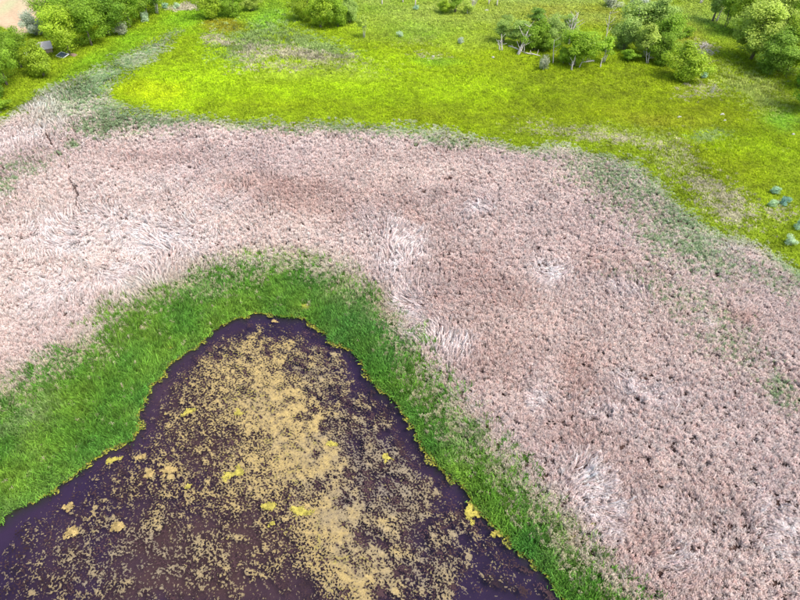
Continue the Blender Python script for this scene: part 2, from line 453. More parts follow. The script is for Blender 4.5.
obj('ground', mesh_from('ground', np.stack([xf, yf, z], 1), quads, M['ground'], col=np.concatenate([np.clip(gc, .005, .8), np.where(gs < .1, .15, 1.0)[:, None]], 1), smooth=True),
    label='marsh and meadow ground with pond hollow', cat='ground', kind='structure')
ctr = quads.mean(1).astype(int)
sel = (gs[quads] < 1.2).all(1)
qs = quads[sel]
ids = np.unique(qs); remap = np.zeros(len(xf), int); remap[ids] = np.arange(len(ids))
wv = np.stack([xf[ids], yf[ids], np.full(len(ids), WATER_Z)], 1)
obj('pond_water', mesh_from('pond_water', wv, remap[qs], M['water'], smooth=True), label='dark purple pond water', cat='water', kind='structure')

# ------------------------------------------------------------------ floating algae (real flakes on and just under the water)
RES = .05
ax0, ax1, ay0, ay1 = -27.0, 14.0, 12.0, 44.0
nxr, nyr = int((ax1 - ax0) / RES), int((ay1 - ay0) / RES)
rx, ry = np.meshgrid(ax0 + (np.arange(nxr) + .5) * RES, ay0 + (np.arange(nyr) + .5) * RES)
rxf, ryf = rx.ravel(), ry.ravel()
rs = np.full(rxf.shape, 9.0)
ru, rv = proj(rxf, ryf, WATER_Z)
inb = (rv < 640) & (rv > 300) & (ru > -40) & (ru < 640)
# a coarse distance map is plenty: it is interpolated on the fine raster
cs = 4
cxs, cys = ax0 + np.arange(nxr // cs + 2) * RES * cs, ay0 + np.arange(nyr // cs + 2) * RES * cs
CX, CY = np.meshgrid(cxs, cys)
CD = shore_sdf(CX.ravel(), CY.ravel()).reshape(CX.shape)
fx, fy = (rxf - ax0) / (RES * cs), (ryf - ay0) / (RES * cs)
i0, j0 = fx.astype(int), fy.astype(int); tx, ty = fx - i0, fy - j0
rs = (CD[j0, i0] * (1 - tx) + CD[j0, i0 + 1] * tx) * (1 - ty) + (CD[j0 + 1, i0] * (1 - tx) + CD[j0 + 1, i0 + 1] * tx) * ty

def band(lo, hi, seed, aniso=1.0, ang=0.0):
    """band-limited noise on the raster, remapped to uniform 0..1"""
    g = np.random.default_rng(seed).standard_normal((nyr, nxr))
    F = np.fft.rfft2(g)
    ky, kx = np.fft.fftfreq(nyr, RES)[:, None], np.fft.rfftfreq(nxr, RES)[None, :]
    ca, sa = math.cos(ang), math.sin(ang)
    k = np.hypot((kx * ca + ky * sa), (-kx * sa + ky * ca) * aniso)
    k0, k1 = 1 / hi, 1 / lo
    H = np.where(k > k0, (np.maximum(k, 1e-6) / k0) ** -1.2, (k / k0)) * np.exp(-(k / k1) ** 2)
    n = np.fft.irfft2(F * H, s=(nyr, nxr)).ravel()
    n = (n - n.mean()) / n.std()
    return n

def unif(n):
    r = np.empty(len(n)); r[np.argsort(n)] = np.linspace(0, 1, len(n)); return r
n_fine = band(.08, .24, 1)
n_mid = band(.25, 1.4, 2, 1.6, .8)
n_big = band(.8, 5, 3)
warpu, warpv = ru + 9 * n_big + 5 * n_mid, rv + 8 * np.roll(n_big, 3333) + 4 * np.roll(n_mid, 777)
COVER = [(240, 368, 62, 28, -15, .66), (205, 405, 36, 40, 20, .42), (312, 372, 40, 34, 0, .55), (268, 410, 62, 40, 10, .80), (300, 455, 50, 46, 30, .84), (265, 470, 60, 34, 0, .62), (330, 525, 44, 44, 30, .84), (355, 570, 44, 36, 20, .80),
         (325, 372, 34, 34, 0, .50), (350, 440, 44, 40, 0, .45), (390, 505, 48, 56, 10, .44), (180, 470, 80, 62, -20, .30), (120, 545, 100, 46, -20, .26), (215, 560, 90, 40, 0, .28),
         (240, 500, 80, 26, 10, .40), (425, 570, 40, 40, 0, .38), (420, 478, 20, 22, 0, .50), (455, 515, 12, 12, 0, .45), (478, 525, 30, 9, 10, .35), (525, 568, 28, 18, 0, .42), (560, 592, 18, 14, 0, .42),
         (195, 425, 34, 50, 30, .36), (60, 520, 60, 12, -25, .20), (480, 560, 40, 20, 0, .12)]
cov = blobs(COVER, warpu, warpv)
cov = np.where(rs < -.8, cov, 0) * np.clip((-rs - .8) / 1.2, 0, 1)
cov = np.where(inb, cov, 0)
loose = np.clip((.52 - cov) * 4, 0, 1)
pat = unif(.72 * n_fine + .34 * n_mid + .34 * band(.12, .6, 9, 1.4, .8) + .16 * n_big) * (1 - loose) + unif(.55 * n_fine + 1.1 * np.abs(band(.12, .7, 5, 1.5, .8)) - .55 * np.abs(np.roll(n_mid, 4321)) + .35 * n_mid + .25 * n_big) * loose
fill = pat < cov * 1.12
# shore fringe of yellow algae
edge_w = .08 + .26 * np.clip(n_mid * .6 + .5 * n_big, -.5, 1.6)
fringe = inb & (rs > -edge_w - .24) & (rs < .05) & (n_fine > -.9 + .35 * n_big)
def algae_obj(name, mask, colors, zoff, label, parent=None, zamp=.012):
    idx = mask.nonzero()[0]
    jj, ik = idx // nxr, idx % nxr
    W = nxr + 1
    corners = np.stack([jj * W + ik, jj * W + ik + 1, (jj + 1) * W + ik + 1, (jj + 1) * W + ik], 1)
    ids, inv = np.unique(corners, return_inverse=True)
    inv = inv.reshape(corners.shape)
    vx, vy = ax0 + (ids % W) * RES, ay0 + (ids // W) * RES
    jr = np.random.default_rng(7)
    vx = vx + jr.uniform(-.016, .016, len(ids)); vy = vy + jr.uniform(-.016, .016, len(ids))
    vz = WATER_Z + zoff + zamp * (.5 + .5 * np.clip(fbm(vx, vy, .35, 33, 2) * 1.6, -1, 1))
    cc = np.zeros((len(ids), 3)); cn = np.zeros(len(ids))
    for k in range(4):
        np.add.at(cc, inv[:, k], colors[idx]); np.add.at(cn, inv[:, k], 1)
    cc /= cn[:, None]
    return obj(name, mesh_from(name, np.stack([vx, vy, vz], 1), inv, M['algae'], col=np.clip(cc, .01, .8), smooth=True), parent, label=label, cat='algae', kind='stuff')
tan, grey, yel = np.array([.36, .27, .105]), np.array([.22, .185, .135]), np.array([.37, .31, .05])
acol = np.empty((len(rxf), 3)); acol[:] = tan
gw = np.clip(blobs([(385, 470, 60, 70, 20, 1), (350, 425, 30, 40, 0, .7), (120, 560, 110, 50, 0, .75), (430, 560, 60, 60, 0, .8), (330, 370, 40, 30, 0, .5), (540, 570, 60, 40, 0, .7)], warpu, warpv) + .25 * n_big * .5, 0, 1)[:, None]
acol += (grey - acol) * gw
yw = np.clip((unif(n_mid + .6 * n_big) - .80) * 6, 0, 1)[:, None]
acol += (yel - acol) * yw * .65
acol *= (1 + .20 * n_fine)[:, None]
feather = np.clip((cov * 1.12 - pat) / (.16 + .55 * cov), 0, 1)[:, None]
acol = np.array([.105, .082, .062]) + (acol - np.array([.105, .082, .062])) * feather ** .8
algae_obj('floating_algae', fill, acol, .006, 'tan and yellow filamentous algae scum floating across the pond')
fcol = np.empty((len(rxf), 3)); fcol[:] = np.array([.19, .20, .02])
fcol += (np.array([.05, .06, .015]) - fcol) * np.clip(.4 + n_mid * .5, 0, 1)[:, None]
fcol += (np.array([.36, .34, .05]) - fcol) * np.clip(n_fine * .7 - .1, 0, 1)[:, None]
algae_obj('shore_algae', fringe, fcol, .010, 'narrow yellow green algae fringe along the foot of the bank', zamp=.03)
# weed hanging under the surface
cov2 = np.clip(blobs(COVER, ru + 12 * n_big, rv + 10 * n_big) * 1.1 + .06 * (rs < -1.5), 0, .9)
sub = (unif(.9 * np.roll(n_fine, 5000) + .6 * np.roll(n_mid, 9000) + .5 * n_big) < cov2 * .95) & (rs < -.5) & inb
scol = np.empty((len(rxf), 3)); scol[:] = np.array([.135, .108, .082])
scol *= (1 + .25 * n_big + .15 * n_mid)[:, None]
algae_obj('submerged_weed', sub, np.clip(scol, .05, .7), -.10, 'brown pond weed just below the water surface', zamp=.01)

CLUMPS = [
    (187, 412, .55, .30, 'yellow', 'yellow algae clump floating beside left bank where the shore bulges out'),
    (170, 470, .75, .30, 'tan', 'wide ochre algae clump floating in open water midway down the left side'),
    (163, 482, .60, .34, 'tan', 'ochre algae clump just below a wider ochre clump, left side of pond'),
    (113, 460, .45, .16, 'yellow', 'small slanting yellow algae streak close to the left bank'),
    (139, 457, .40, .20, 'tan', 'small ochre algae clump offshore of the left bank bend'),
    (149, 474, .32, .30, 'tan', 'compact ochre algae clump left of the wide ochre clump'),
    (186, 488, .22, .36, 'yellow', 'tiny upright yellow algae clump alone in dark water, left of pond centre'),
    (68, 507, .55, .22, 'tan', 'ochre algae clump floating off the lower left bank'),
    (72, 532, .40, .26, 'tan', 'ochre algae clump near the bottom left edge of the pond'),
    (118, 527, .70, .22, 'tan', 'long ochre algae clump in lower left water'),
    (240, 471, .85, .30, 'yellow', 'broad yellow algae clump on the left edge of the dense tan scum'),
    (272, 506, .60, .26, 'yellow', 'bright yellow algae clump in the middle of the lower pond'),
    (300, 512, .70, .22, 'yellow', 'yellow algae streak right of the bright central clump'),
    (274, 523, .40, .24, 'yellow', 'yellow algae clump hanging below the bright central clump'),
    (332, 442, .30, .34, 'yellow', 'small yellow algae clump right of the dense tan scum'),
    (274, 321, .42, .22, 'tan', 'tan algae clump floating alone near the pond tip'),
    (238, 412, .26, .28, 'yellow', 'small lime algae clump inside the upper tan scum'),
    (388, 458, .40, .26, 'yellow', 'yellow algae clump in the grey scum toward the right bank'),
    (476, 514, .95, .60, 'yellow', 'big yellow algae mat tucked against the right bank'),
    (505, 536, 1.15, .85, 'yellow', 'largest yellow algae mat in the notch of the right bank'),
]
def clump_mesh(rx_, ry_, seed, colr):
    r = np.random.default_rng(seed)
    q = .045
    m = int(max(rx_, ry_) * 1.7 / q)
    gxx, gyy = np.meshgrid((np.arange(-m, m) + .5) * q, (np.arange(-m, m) + .5) * q)
    f = 1 - np.sqrt((gxx / rx_) ** 2 + (gyy / ry_) ** 2)
    ox, oy = r.uniform(0, 500, 2)
    f = f + 1.7 * fbm(gxx + ox, gyy + oy, .4, seed, 4) + .25 * r.standard_normal(f.shape) * (f < .5)
    mask = f > .12
    grow = np.zeros_like(mask); grow.flat[np.argmax(np.where(mask, f, -9))] = True       # keep the one connected clump
    for _ in range(400):
        g2 = grow.copy()
        g2[1:] |= grow[:-1]; g2[:-1] |= grow[1:]; g2[:, 1:] |= grow[:, :-1]; g2[:, :-1] |= grow[:, 1:]
        g2 &= mask
        if (g2 == grow).all(): break
        grow = g2
    jj, ik = np.nonzero(grow)
    W = 2 * m + 1
    corners = np.stack([jj * W + ik, jj * W + ik + 1, (jj + 1) * W + ik + 1, (jj + 1) * W + ik], 1)
    ids, inv = np.unique(corners, return_inverse=True)
    vx, vy = (ids % W - m) * q + r.uniform(-.015, .015, len(ids)), (ids // W - m) * q + r.uniform(-.015, .015, len(ids))
    nz_ = fbm(vx + ox, vy + oy, .22, seed + 3, 3)
    cc = colr * (1 + .7 * nz_[:, None]) * r.uniform(.85, 1.15, (len(ids), 1))
    return mesh_from('algae_clump', np.stack([vx, vy, .012 + .03 * (nz_ + .6)], 1), inv.reshape(corners.shape), M['algae'], col=np.clip(cc, .01, .8), smooth=True)
for k, (cu, cv, a, b_, kind, lab) in enumerate(CLUMPS):
    px, py = ground(cu, cv, WATER_Z)
    colr = np.array([.30, .26, .05]) if kind == 'yellow' else np.array([.30, .22, .085])
    o = obj('algae_clump', clump_mesh(a, b_ * 1.25, 100 + k, colr), label=lab, cat='algae', group='algae clumps floating on the pond', loc=(px, py, WATER_Z + .008))
    o.rotation_euler.z = random.uniform(-.5, .5) if k < 18 else (-.35 if k == 18 else -.8)

# ------------------------------------------------------------------ reeds, cattails, grass: blades instanced on plant positions
def tuft(name, mat, seed, blades, h, spread, width, droop, hvar=.35, segs=3, base_r=.12):
    r = np.random.default_rng(seed)
    V, F, T = [], [], []
    for b in range(blades):
        az = r.uniform(0, 2 * math.pi)
        d = np.array([math.cos(az), math.sin(az)])
        side = np.array([-d[1], d[0]])
        th = r.uniform(0, math.pi); sd2 = np.array([math.cos(th), math.sin(th)]) * .5 + side * .8
        sd2 /= np.linalg.norm(sd2)
        root = r.normal(0, base_r, 2)
        hh = h * (1 + r.uniform(-hvar, hvar * .5))
        out = spread * r.uniform(.25, 1.0)
        dr = droop * r.uniform(.3, 1.2)
        w = width * r.uniform(.7, 1.3)
        tone = r.uniform(.72, 1.2)
        base = len(V)
        for s in range(segs + 1):
            t = s / segs
            xy = root + d * out * t ** 1.7
            zz = hh * (t - dr * t ** 3)
            ww = w * (1 - .75 * t) * (.8 if s == 0 else 1)
            for sg in (-1, 1):
                V.append((xy[0] + sd2[0] * ww * sg, xy[1] + sd2[1] * ww * sg, max(zz, .0)))
                T.append(tone)
        for s in range(segs):
            q = base + s * 2
            F.append((q, q + 1, q + 3, q + 2))
    return mesh_from(name, np.array(V), np.array(F), mat, tone=np.array(T))

def variants(prefix, meshes):
    cl = bpy.data.collections.new(prefix + '_variants')
    for i, me in enumerate(meshes):
        cl.objects.link(bpy.data.objects.new('%s_variant_%02d' % (prefix, i), me))
    return cl

def scatter(name, coll, pos, rot, scl, col, idx, label, cat):
    n = len(pos)
    me = bpy.data.meshes.new(name)
    me.vertices.add(n); me.vertices.foreach_set('co', np.asarray(pos, np.float32).ravel())
    for nm, tp, arr, key in (('rot', 'FLOAT_VECTOR', rot, 'vector'), ('scl', 'FLOAT_VECTOR', scl, 'vector')):
        a = me.attributes.new(nm, tp, 'POINT'); a.data.foreach_set(key, np.asarray(arr, np.float32).ravel())
    a = me.attributes.new('col', 'FLOAT_COLOR', 'POINT'); a.data.foreach_set('color', np.concatenate([col, np.ones((n, 1))], 1).astype(np.float32).ravel())
    a = me.attributes.new('idx', 'INT', 'POINT'); a.data.foreach_set('value', np.asarray(idx, np.int32))
    o = obj(name, me, label=label, cat=cat, kind='stuff')
    ng = bpy.data.node_groups.new(name + '_plants', 'GeometryNodeTree')
    ng.interface.new_socket('Geometry', in_out='INPUT', socket_type='NodeSocketGeometry')
    ng.interface.new_socket('Geometry', in_out='OUTPUT', socket_type='NodeSocketGeometry')
    N, L = ng.nodes, ng.links
    gi, go = N.new('NodeGroupInput'), N.new('NodeGroupOutput')
    ci = N.new('GeometryNodeCollectionInfo')
    ci.inputs['Collection'].default_value = coll
    ci.inputs['Separate Children'].default_value = True
    ci.inputs['Reset Children'].default_value = True
    ip = N.new('GeometryNodeInstanceOnPoints')
    ip.inputs['Pick Instance'].default_value = True
    def attr(nm, tp):
        q = N.new('GeometryNodeInputNamedAttribute'); q.data_type = tp; q.inputs['Name'].default_value = nm
        return [s for s in q.outputs if s.name == 'Attribute' and s.enabled][0]
    er = N.new('FunctionNodeEulerToRotation')
    L.new(gi.outputs[0], ip.inputs['Points']); L.new(ci.outputs[0], ip.inputs['Instance'])
    L.new(attr('idx', 'INT'), ip.inputs['Instance Index'])
    L.new(attr('rot', 'FLOAT_VECTOR'), er.inputs[0]); L.new(er.outputs[0], ip.inputs['Rotation'])
    L.new(attr('scl', 'FLOAT_VECTOR'), ip.inputs['Scale'])
    L.new(ip.outputs[0], go.inputs[0])
    md = o.modifiers.new('plants', 'NODES'); md.node_group = ng
    return o

def jitter_grid(x0, x1, y0, y1, step):
    a, b = np.meshgrid(np.arange(x0, x1, step), np.arange(y0, y1, step))
    a, b = a.ravel(), b.ravel()
    a = a + RNG.uniform(-.48, .48, len(a)) * step
    b = b + RNG.uniform(-.48, .48, len(b)) * step
    return a, b

def gz(x, y):
    """ground height near a point (grid lookup)"""
    i = np.clip(np.searchsorted(gx, x) - 1, 0, nx - 2); j = np.clip(np.searchsorted(gy, y) - 1, 0, ny - 2)
    Z = z.reshape(ny, nx)
    tx = (x - gx[i]) / (gx[i + 1] - gx[i]); ty = (y - gy[j]) / (gy[j + 1] - gy[j])
    return (Z[j, i] * (1 - tx) + Z[j, i + 1] * tx) * (1 - ty) + (Z[j + 1, i] * (1 - tx) + Z[j + 1, i + 1] * tx) * ty

def shore_dist(x, y):
    d = np.full(len(x), 50.0)
    k = (np.abs(x) < 45) & (y < 60)
    d[k] = shore_sdf(x[k], y[k])
    return d

def lean_rot(n, ang_dir, ang_lean):
    """euler XYZ that spins the tuft at random, then tips it towards ang_dir by ang_lean"""
    from mathutils import Matrix
    spin = RNG.uniform(0, 2 * math.pi, n)
    cz, sz = np.cos(spin), np.sin(spin)
    axx, axy = -np.sin(ang_dir), np.cos(ang_dir)          # tilt axis
    c, s = np.cos(ang_lean), np.sin(ang_lean); C1 = 1 - c
    R = np.empty((n, 3, 3))
    R[:, 0, 0] = c + axx * axx * C1; R[:, 0, 1] = axx * axy * C1;       R[:, 0, 2] = axy * s
    R[:, 1, 0] = axx * axy * C1;       R[:, 1, 1] = c + axy * axy * C1; R[:, 1, 2] = -axx * s
    R[:, 2, 0] = -axy * s;             R[:, 2, 1] = axx * s;              R[:, 2, 2] = c
    S = np.zeros((n, 3, 3)); S[:, 0, 0] = cz; S[:, 0, 1] = -sz; S[:, 1, 0] = sz; S[:, 1, 1] = cz; S[:, 2, 2] = 1
    Q = R @ S
    ey = np.arcsin(np.clip(-Q[:, 2, 0], -1, 1)); ex = np.arctan2(Q[:, 2, 1], Q[:, 2, 2]); ez = np.arctan2(Q[:, 1, 0], Q[:, 0, 0])
    return np.stack([ex, ey, ez], 1)

# --- dry reeds (two densities: finer near the camera)
def reed_patch(name, seed):
    """a handful of small arching clumps growing side by side"""
    r = np.random.default_rng(seed)
    V, F, T = [], [], []
    for cl in range(2):
        cx_, cy_ = r.uniform(-.07, .07, 2)
        hh0 = r.uniform(.50, .80)
        ct = r.uniform(.9, 1.08)
        for b in range(8):
            az = r.uniform(0, 2 * math.pi)
            bend = r.uniform(-.9, .9)
            hh = hh0 * r.uniform(.75, 1.15); out = r.uniform(.10, .34); w = r.uniform(.017, .028); tone = ct * r.uniform(.72, 1.18)
            base = len(V)
            p = np.array([cx_, cy_])
            for q, t in enumerate((0, .4, .65, .85, 1.0)):
                a2 = az + bend * t
                xy = p + np.array([math.cos(a2), math.sin(a2)]) * out * t ** 1.5
                zz = hh * (1.95 * t - 1.25 * t * t)
                th = a2 + math.pi / 2
                ww = w * (1 - .6 * t ** 2)
                for sg in (-1, 1):
                    V.append((xy[0] + math.cos(th) * ww * sg, xy[1] + math.sin(th) * ww * sg, zz)); T.append(tone)
            for q in range(4):
                k = base + q * 2; F.append((k, k + 1, k + 3, k + 2))
    return mesh_from(name, np.array(V), np.array(F), M['reed'], tone=np.array(T))
reed_variants = variants('dry_reed', [reed_patch('dry_reed_%d' % i, 20 + i) for i in range(10)])
parts = []
for (y0, y1, step) in ((8, 48, .145), (48, 75, .185), (75, 130, .245)):
    x, y = jitter_grid(-100, 100, y0, y1, step)
    u, v = proj(x, y, 1.0)
    k = (u > -50) & (u < 850) & (v > 10) & (v < 660)
    x, y, u, v = x[k], y[k], u[k], v[k]
    dr_ = sdf(REEDS, u, v) + 5 * fbm(x, y, 4, 12) + 3 * fbm(x, y, 1, 13)
    dg_ = sdf(GREEN, u, v) + 16 * fbm(x, y, 5, 14) + 7 * fbm(x, y, 1.2, 15)
    # reeds fade out through the green belt, a few dead stems stay in it
    pr = np.clip(.5 + dg_ / np.where(u > 390, 70, 44), .0, 1) + .02
    keep = (RNG.random(len(x)) < np.clip(.30 - dr_ / 11, 0, 1)) & (RNG.random(len(x)) < pr) & (shore_dist(x, y) > .5)
    hole = fbm(x, y, .26, 17, 2)
    keep &= hole > -.28 + .14 * RNG.standard_normal(len(x))
    for t in TRAILS_W:
        keep &= line_dist(t, x, y) > (.10 + .20 * RNG.random(len(x))) * (fbm(x, y, 2.2, 18, 2) > -.12)
    x, y, u, v = x[keep], y[keep], u[keep], v[keep]
    parts.append((x, y, u, v, np.full(len(x), step)))
x, y, u, v, st = [np.concatenate([p[i] for p in parts]) for i in range(5)]
n = len(x)
colr, lod, gr = reed_color(x, y, u, v, n)
edge_ = np.clip(1 + (sdf(REEDS, u, v) + 6 * fbm(x, y, 4, 19)) / 13, 0, 1) * .75
colr += (np.array([.25, .34, .15]) * (.7 + .6 * RNG.random((n, 1))) - colr) * edge_[:, None]
mix_ = np.clip(.75 - (sdf(GREEN, u, v) + 10 * fbm(x, y, 3, 16)) / 38, 0, 1)
colr += (np.array([.40, .385, .21]) * (.7 + .6 * RNG.random((n, 1))) - colr) * (mix_ * .85)[:, None]
flow = 2.6 * math.pi * fbm(x, y, 11, 31, 3) + 2.2
lean = .10 + .16 * RNG.random(n) + 1.0 * np.clip(lod, 0, 1) * (.7 + .5 * RNG.random(n)) * (fbm(x, y, 2.5, 32) > -.35)
lean += np.clip(fbm(x, y, 3.0, 34) - .28, 0, .4) * 1.5
rot = lean_rot(n, flow + (.45 - .2 * np.clip(lod, 0, 1)) * RNG.standard_normal(n), np.clip(lean, 0, 1.3))
hs = (1.05 + .28 * fbm(x, y, .4, 35, 2) + .25 * fbm(x, y, 4, 36, 2) + .26 * RNG.standard_normal(n)).clip(.4, 2) * (st / .215) ** .35
hs *= 1 - .35 * np.clip(gr, 0, 1)
hs *= np.clip(.38 - sdf(REEDS, u, v) / 26, .35, 1)
hs *= 1 + .75 * np.clip(lod, 0, 1)
ws = (st / .215) ** .8 * (.9 + .25 * RNG.random(n))
scatter('dry_reed_bed', reed_variants, np.stack([x, y, gz(x, y) - .03], 1), rot, np.stack([ws, ws, hs], 1), colr, RNG.integers(0, 10, n),
        'broad bed of pale pinkish dead reeds curving around the pond', 'reeds')
print('reeds', n)

# --- green cattails along the shore
cat_variants = variants('cattail', [tuft('cattail_%d' % i, M['green'], 60 + i, 13, .95, .30, .032, .45, hvar=.45) for i in range(8)])
x, y = jitter_grid(-48, 40, 8, 62, .205)
u, v = proj(x, y, .8)
k = (u > -50) & (u < 850) & (v < 660)
x, y, u, v = x[k], y[k], u[k], v[k]
dsh = shore_dist(x, y)
dg_ = sdf(GREEN, u, v) + 12 * fbm(x, y, 5, 14) + 9 * fbm(x, y, 1.2, 15)
pr = np.clip(.5 - dg_ / np.where(u > 390, 66, 40), 0, 1)
yellow_pools = blobs([(306, 302, 6, 5), (144, 324, 9, 3.5), (170, 344, 5, 3.5), (497, 433, 6, 4), (585, 521, 10, 6, 50), (575, 535, 7, 5)], u, v)
keep = (dsh > -.16) & (RNG.random(len(x)) < pr) & (yellow_pools < .45)
x, y, u, v, dsh = x[keep], y[keep], u[keep], v[keep], dsh[keep]
n = len(x)
g1, g2, g3, g4 = np.array([.11, .30, .035]), np.array([.22, .40, .045]), np.array([.08, .28, .07]), np.array([.33, .42, .18])
c = np.empty((n, 3)); c[:] = g1
c += (g2 - c) * np.clip(.35 + 1.2 * fbm(x, y, 4, 81), 0, 1)[:, None]
wb = np.clip(blobs([(360, 320, 60, 30, 35, 1), (60, 480, 60, 20, -30, .5), (170, 360, 60, 16, -40, .4), (420, 400, 30, 30, 0, .6), (540, 540, 30, 26, 40, .8)], u, v) + .6 * fbm(x, y, 3, 82), 0, 1)
c += (g3 - c) * (wb * .5)[:, None]
wp = np.clip(blobs([(25, 415, 40, 22, -30, .8), (360, 300, 60, 14, 30, .5), (470, 440, 40, 26, 45, .6), (560, 520, 50, 30, 45, .5), (200, 285, 60, 10, -10, .4)], u, v) + .5 * fbm(x, y, 2, 83) - .1, 0, 1)
c += (g4 - c) * (wp * (RNG.random(n) < .7))[:, None]
c *= (.55 + .90 * RNG.random(n) ** 1.3)[:, None]
lean = .10 + .35 * RNG.random(n) + np.clip(fbm(x, y, 2.5, 85), 0, .5) * .4
rot = lean_rot(n, 6 * fbm(x, y, 6, 84) + 1.4 * RNG.standard_normal(n), lean)
hs = (1 + .30 * fbm(x, y, 1.5, 86, 2) + .30 * fbm(x, y, .6, 87, 2) + .14 * RNG.standard_normal(n)) * np.clip(.55 + dsh * .5, .55, 1.0)
ws = .85 + .3 * RNG.random(n)
scatter('green_cattail_belt', cat_variants, np.stack([x, y, np.maximum(gz(x, y), WATER_Z) - .02], 1), rot, np.stack([ws, ws, hs], 1), np.clip(c, .005, .8), RNG.integers(0, 8, n),
        'belt of fresh green cattails along the pond shore', 'cattails')
print('cattails', n)

# --- meadow grass
grass_variants = variants('grass_tuft', [tuft('grass_tuft_%d' % i, M['grass'], 90 + i, 13, .26, .22, .048, .45, base_r=.13, segs=2) for i in range(8)])
parts = []
for (y0, y1, step) in ((40, 95, .32), (95, 125, .42), (125, 175, .56)):
    x, y = jitter_grid(-125, 125, y0, y1, step)
    u, v = proj(x, y, .2)
    k = (u > -30) & (u < 830) & (v > -22) & (v < 300)
    x, y, u, v = x[k], y[k], u[k], v[k]
    keep = (sdf(REEDS, u, v) > -15 + 7 * fbm(x, y, 2, 52)) & (sdf(FIELD, u, v) > 0)
    x, y, u, v = x[keep], y[keep], u[keep], v[keep]
    parts.append((x, y, u, v, np.full(len(x), step)))
x, y, u, v, st = [np.concatenate([p[i] for p in parts]) for i in range(5)]
n = len(x)
c = meadow_color(x, y, u, v, n)
tall = np.clip(blobs([(262, 42, 40, 20, -10, 1), (302, 52, 40, 12, 6, 1), (755, 88, 32, 15, 22, 1), (690, 165, 50, 30, 40, .6)], u, v), 0, 1)
rot = lean_rot(n, 2 * math.pi * RNG.random(n), .25 * RNG.random(n))
k = (st / .34)
hs = (.75 + .5 * RNG.random(n)) * (1 + 1.6 * tall * RNG.random(n)) * k ** .4 * (1 + .4 * fbm(x, y, 3, 55))
ws = k * (.85 + .35 * RNG.random(n)) * (1 + .3 * tall)
scatter('meadow_grass', grass_variants, np.stack([x, y, gz(x, y) - .02], 1), rot, np.stack([ws, ws, hs], 1), c, RNG.integers(0, 8, n),
        'lime green wet meadow grass beyond the reeds', 'grass')
print('grass', n)

# ------------------------------------------------------------------ trees and shrubs
def make_tree(seed, H, R, z0, lobes, per, leaf, stems=1, spread=.35, trunk_r=.14, lobe_r=.34, bark='bark'):
    """tapered stems with limbs reaching into the crown, and a crown of leaf sprays gathered in uneven lobes"""
    r = np.random.default_rng(seed)
    zc, hz = (H + z0) / 2, (H - z0) / 2
    cent = []
    ph = r.uniform(0, 6.28, 4)
    while len(cent) < lobes:
        d = r.standard_normal(3); d /= np.linalg.norm(d)
        az = math.atan2(d[1], d[0])
        k = .78 + .24 * math.sin(2 * az + ph[0] + d[2]) + .20 * math.sin(3 * az + ph[1] + 3 * d[2])
        rho = r.uniform(.45, .98) if r.random() < .8 else r.uniform(.1, .5)
        p = np.array([d[0] * R * k * rho, d[1] * R * k * rho, zc + d[2] * hz * rho * (.9 if d[2] > 0 else .95)])
        cent.append((p, R * lobe_r * r.uniform(.6, 1.2)))
    V, F, T = [], [], []
    P = np.empty((lobes * per, 3)); Nn = np.empty_like(P); S = np.empty(lobes * per); To = np.empty(lobes * per)
    for i, (p, lr) in enumerate(cent):
        d = r.standard_normal((per, 3)); d /= np.linalg.norm(d, axis=1)[:, None]
        rad = lr * (.35 + .75 * r.random(per) ** .6)
        q = p + d * rad[:, None] * np.array([1, 1, .8])
        q[:, 2] = np.maximum(q[:, 2], .08)
        out = q - np.array([0, 0, zc - hz * .3]); out /= np.linalg.norm(out, axis=1)[:, None] + 1e-6
        nn_ = d * .7 + out * .5 + np.array([0, 0, .45]) + r.standard_normal((per, 3)) * .55
        nn_ /= np.linalg.norm(nn_, axis=1)[:, None]
        sl = slice(i * per, (i + 1) * per)
        P[sl], Nn[sl] = q, nn_
        S[sl] = leaf * r.uniform(.6, 1.35, per)
        To[sl] = r.uniform(.85, 1.15) * r.uniform(.75, 1.25, per)
    a = np.cross(Nn, r.standard_normal(Nn.shape)); a /= np.linalg.norm(a, axis=1)[:, None] + 1e-9
    b = np.cross(Nn, a)
    a *= S[:, None]; b *= (S * .62)[:, None]
    V = np.stack([P - a, P + b * .9 - a * .1, P + a, P - b * .9 - a * .1], 1).reshape(-1, 3)
    F = np.arange(len(V)).reshape(-1, 4)
    crown = mesh_from('crown', V, F, M['leaf'], tone=np.repeat(To, 4))
    m = MB()
    rr = random.Random(seed)
    for sidx in range(stems):
        az = rr.uniform(0, 6.28)
        off = (0 if stems == 1 else rr.uniform(.1, spread))
        x0, y0 = off * math.cos(az) * .5, off * math.sin(az) * .5
        top = Vector((off * R * .8 * math.cos(az) + rr.uniform(-.2, .2), off * R * .8 * math.sin(az) + rr.uniform(-.2, .2), H * rr.uniform(.68, .82)))
        b0 = Vector((x0, y0, -.15))
        pts = [b0.lerp(top, t) + Vector((rr.uniform(-.1, .1), rr.uniform(-.1, .1), 0)) * (t > 0) * (H / 6) for t in (0, .25, .5, .75, 1)]
        tr = trunk_r * (1 if stems == 1 else .62)
        m.tube(pts, [tr * 1.25, tr, tr * .75, tr * .5, tr * .15], 7)
        for _ in range(max(3, 8 // stems)):
            t = rr.uniform(.3, .85)
            s0 = b0.lerp(top, t)
            e = Vector(cent[rr.randrange(lobes)][0].tolist())
            if e.z < s0.z: e.z = s0.z + .3
            m.tube([s0, s0.lerp(e, .5) + Vector((0, 0, .12 * H / 6)), e], [tr * .5 * (1.1 - t * .6), tr * .3, tr * .08], 5)
    return m.mesh('trunk', M[bark], True), crown, H, R

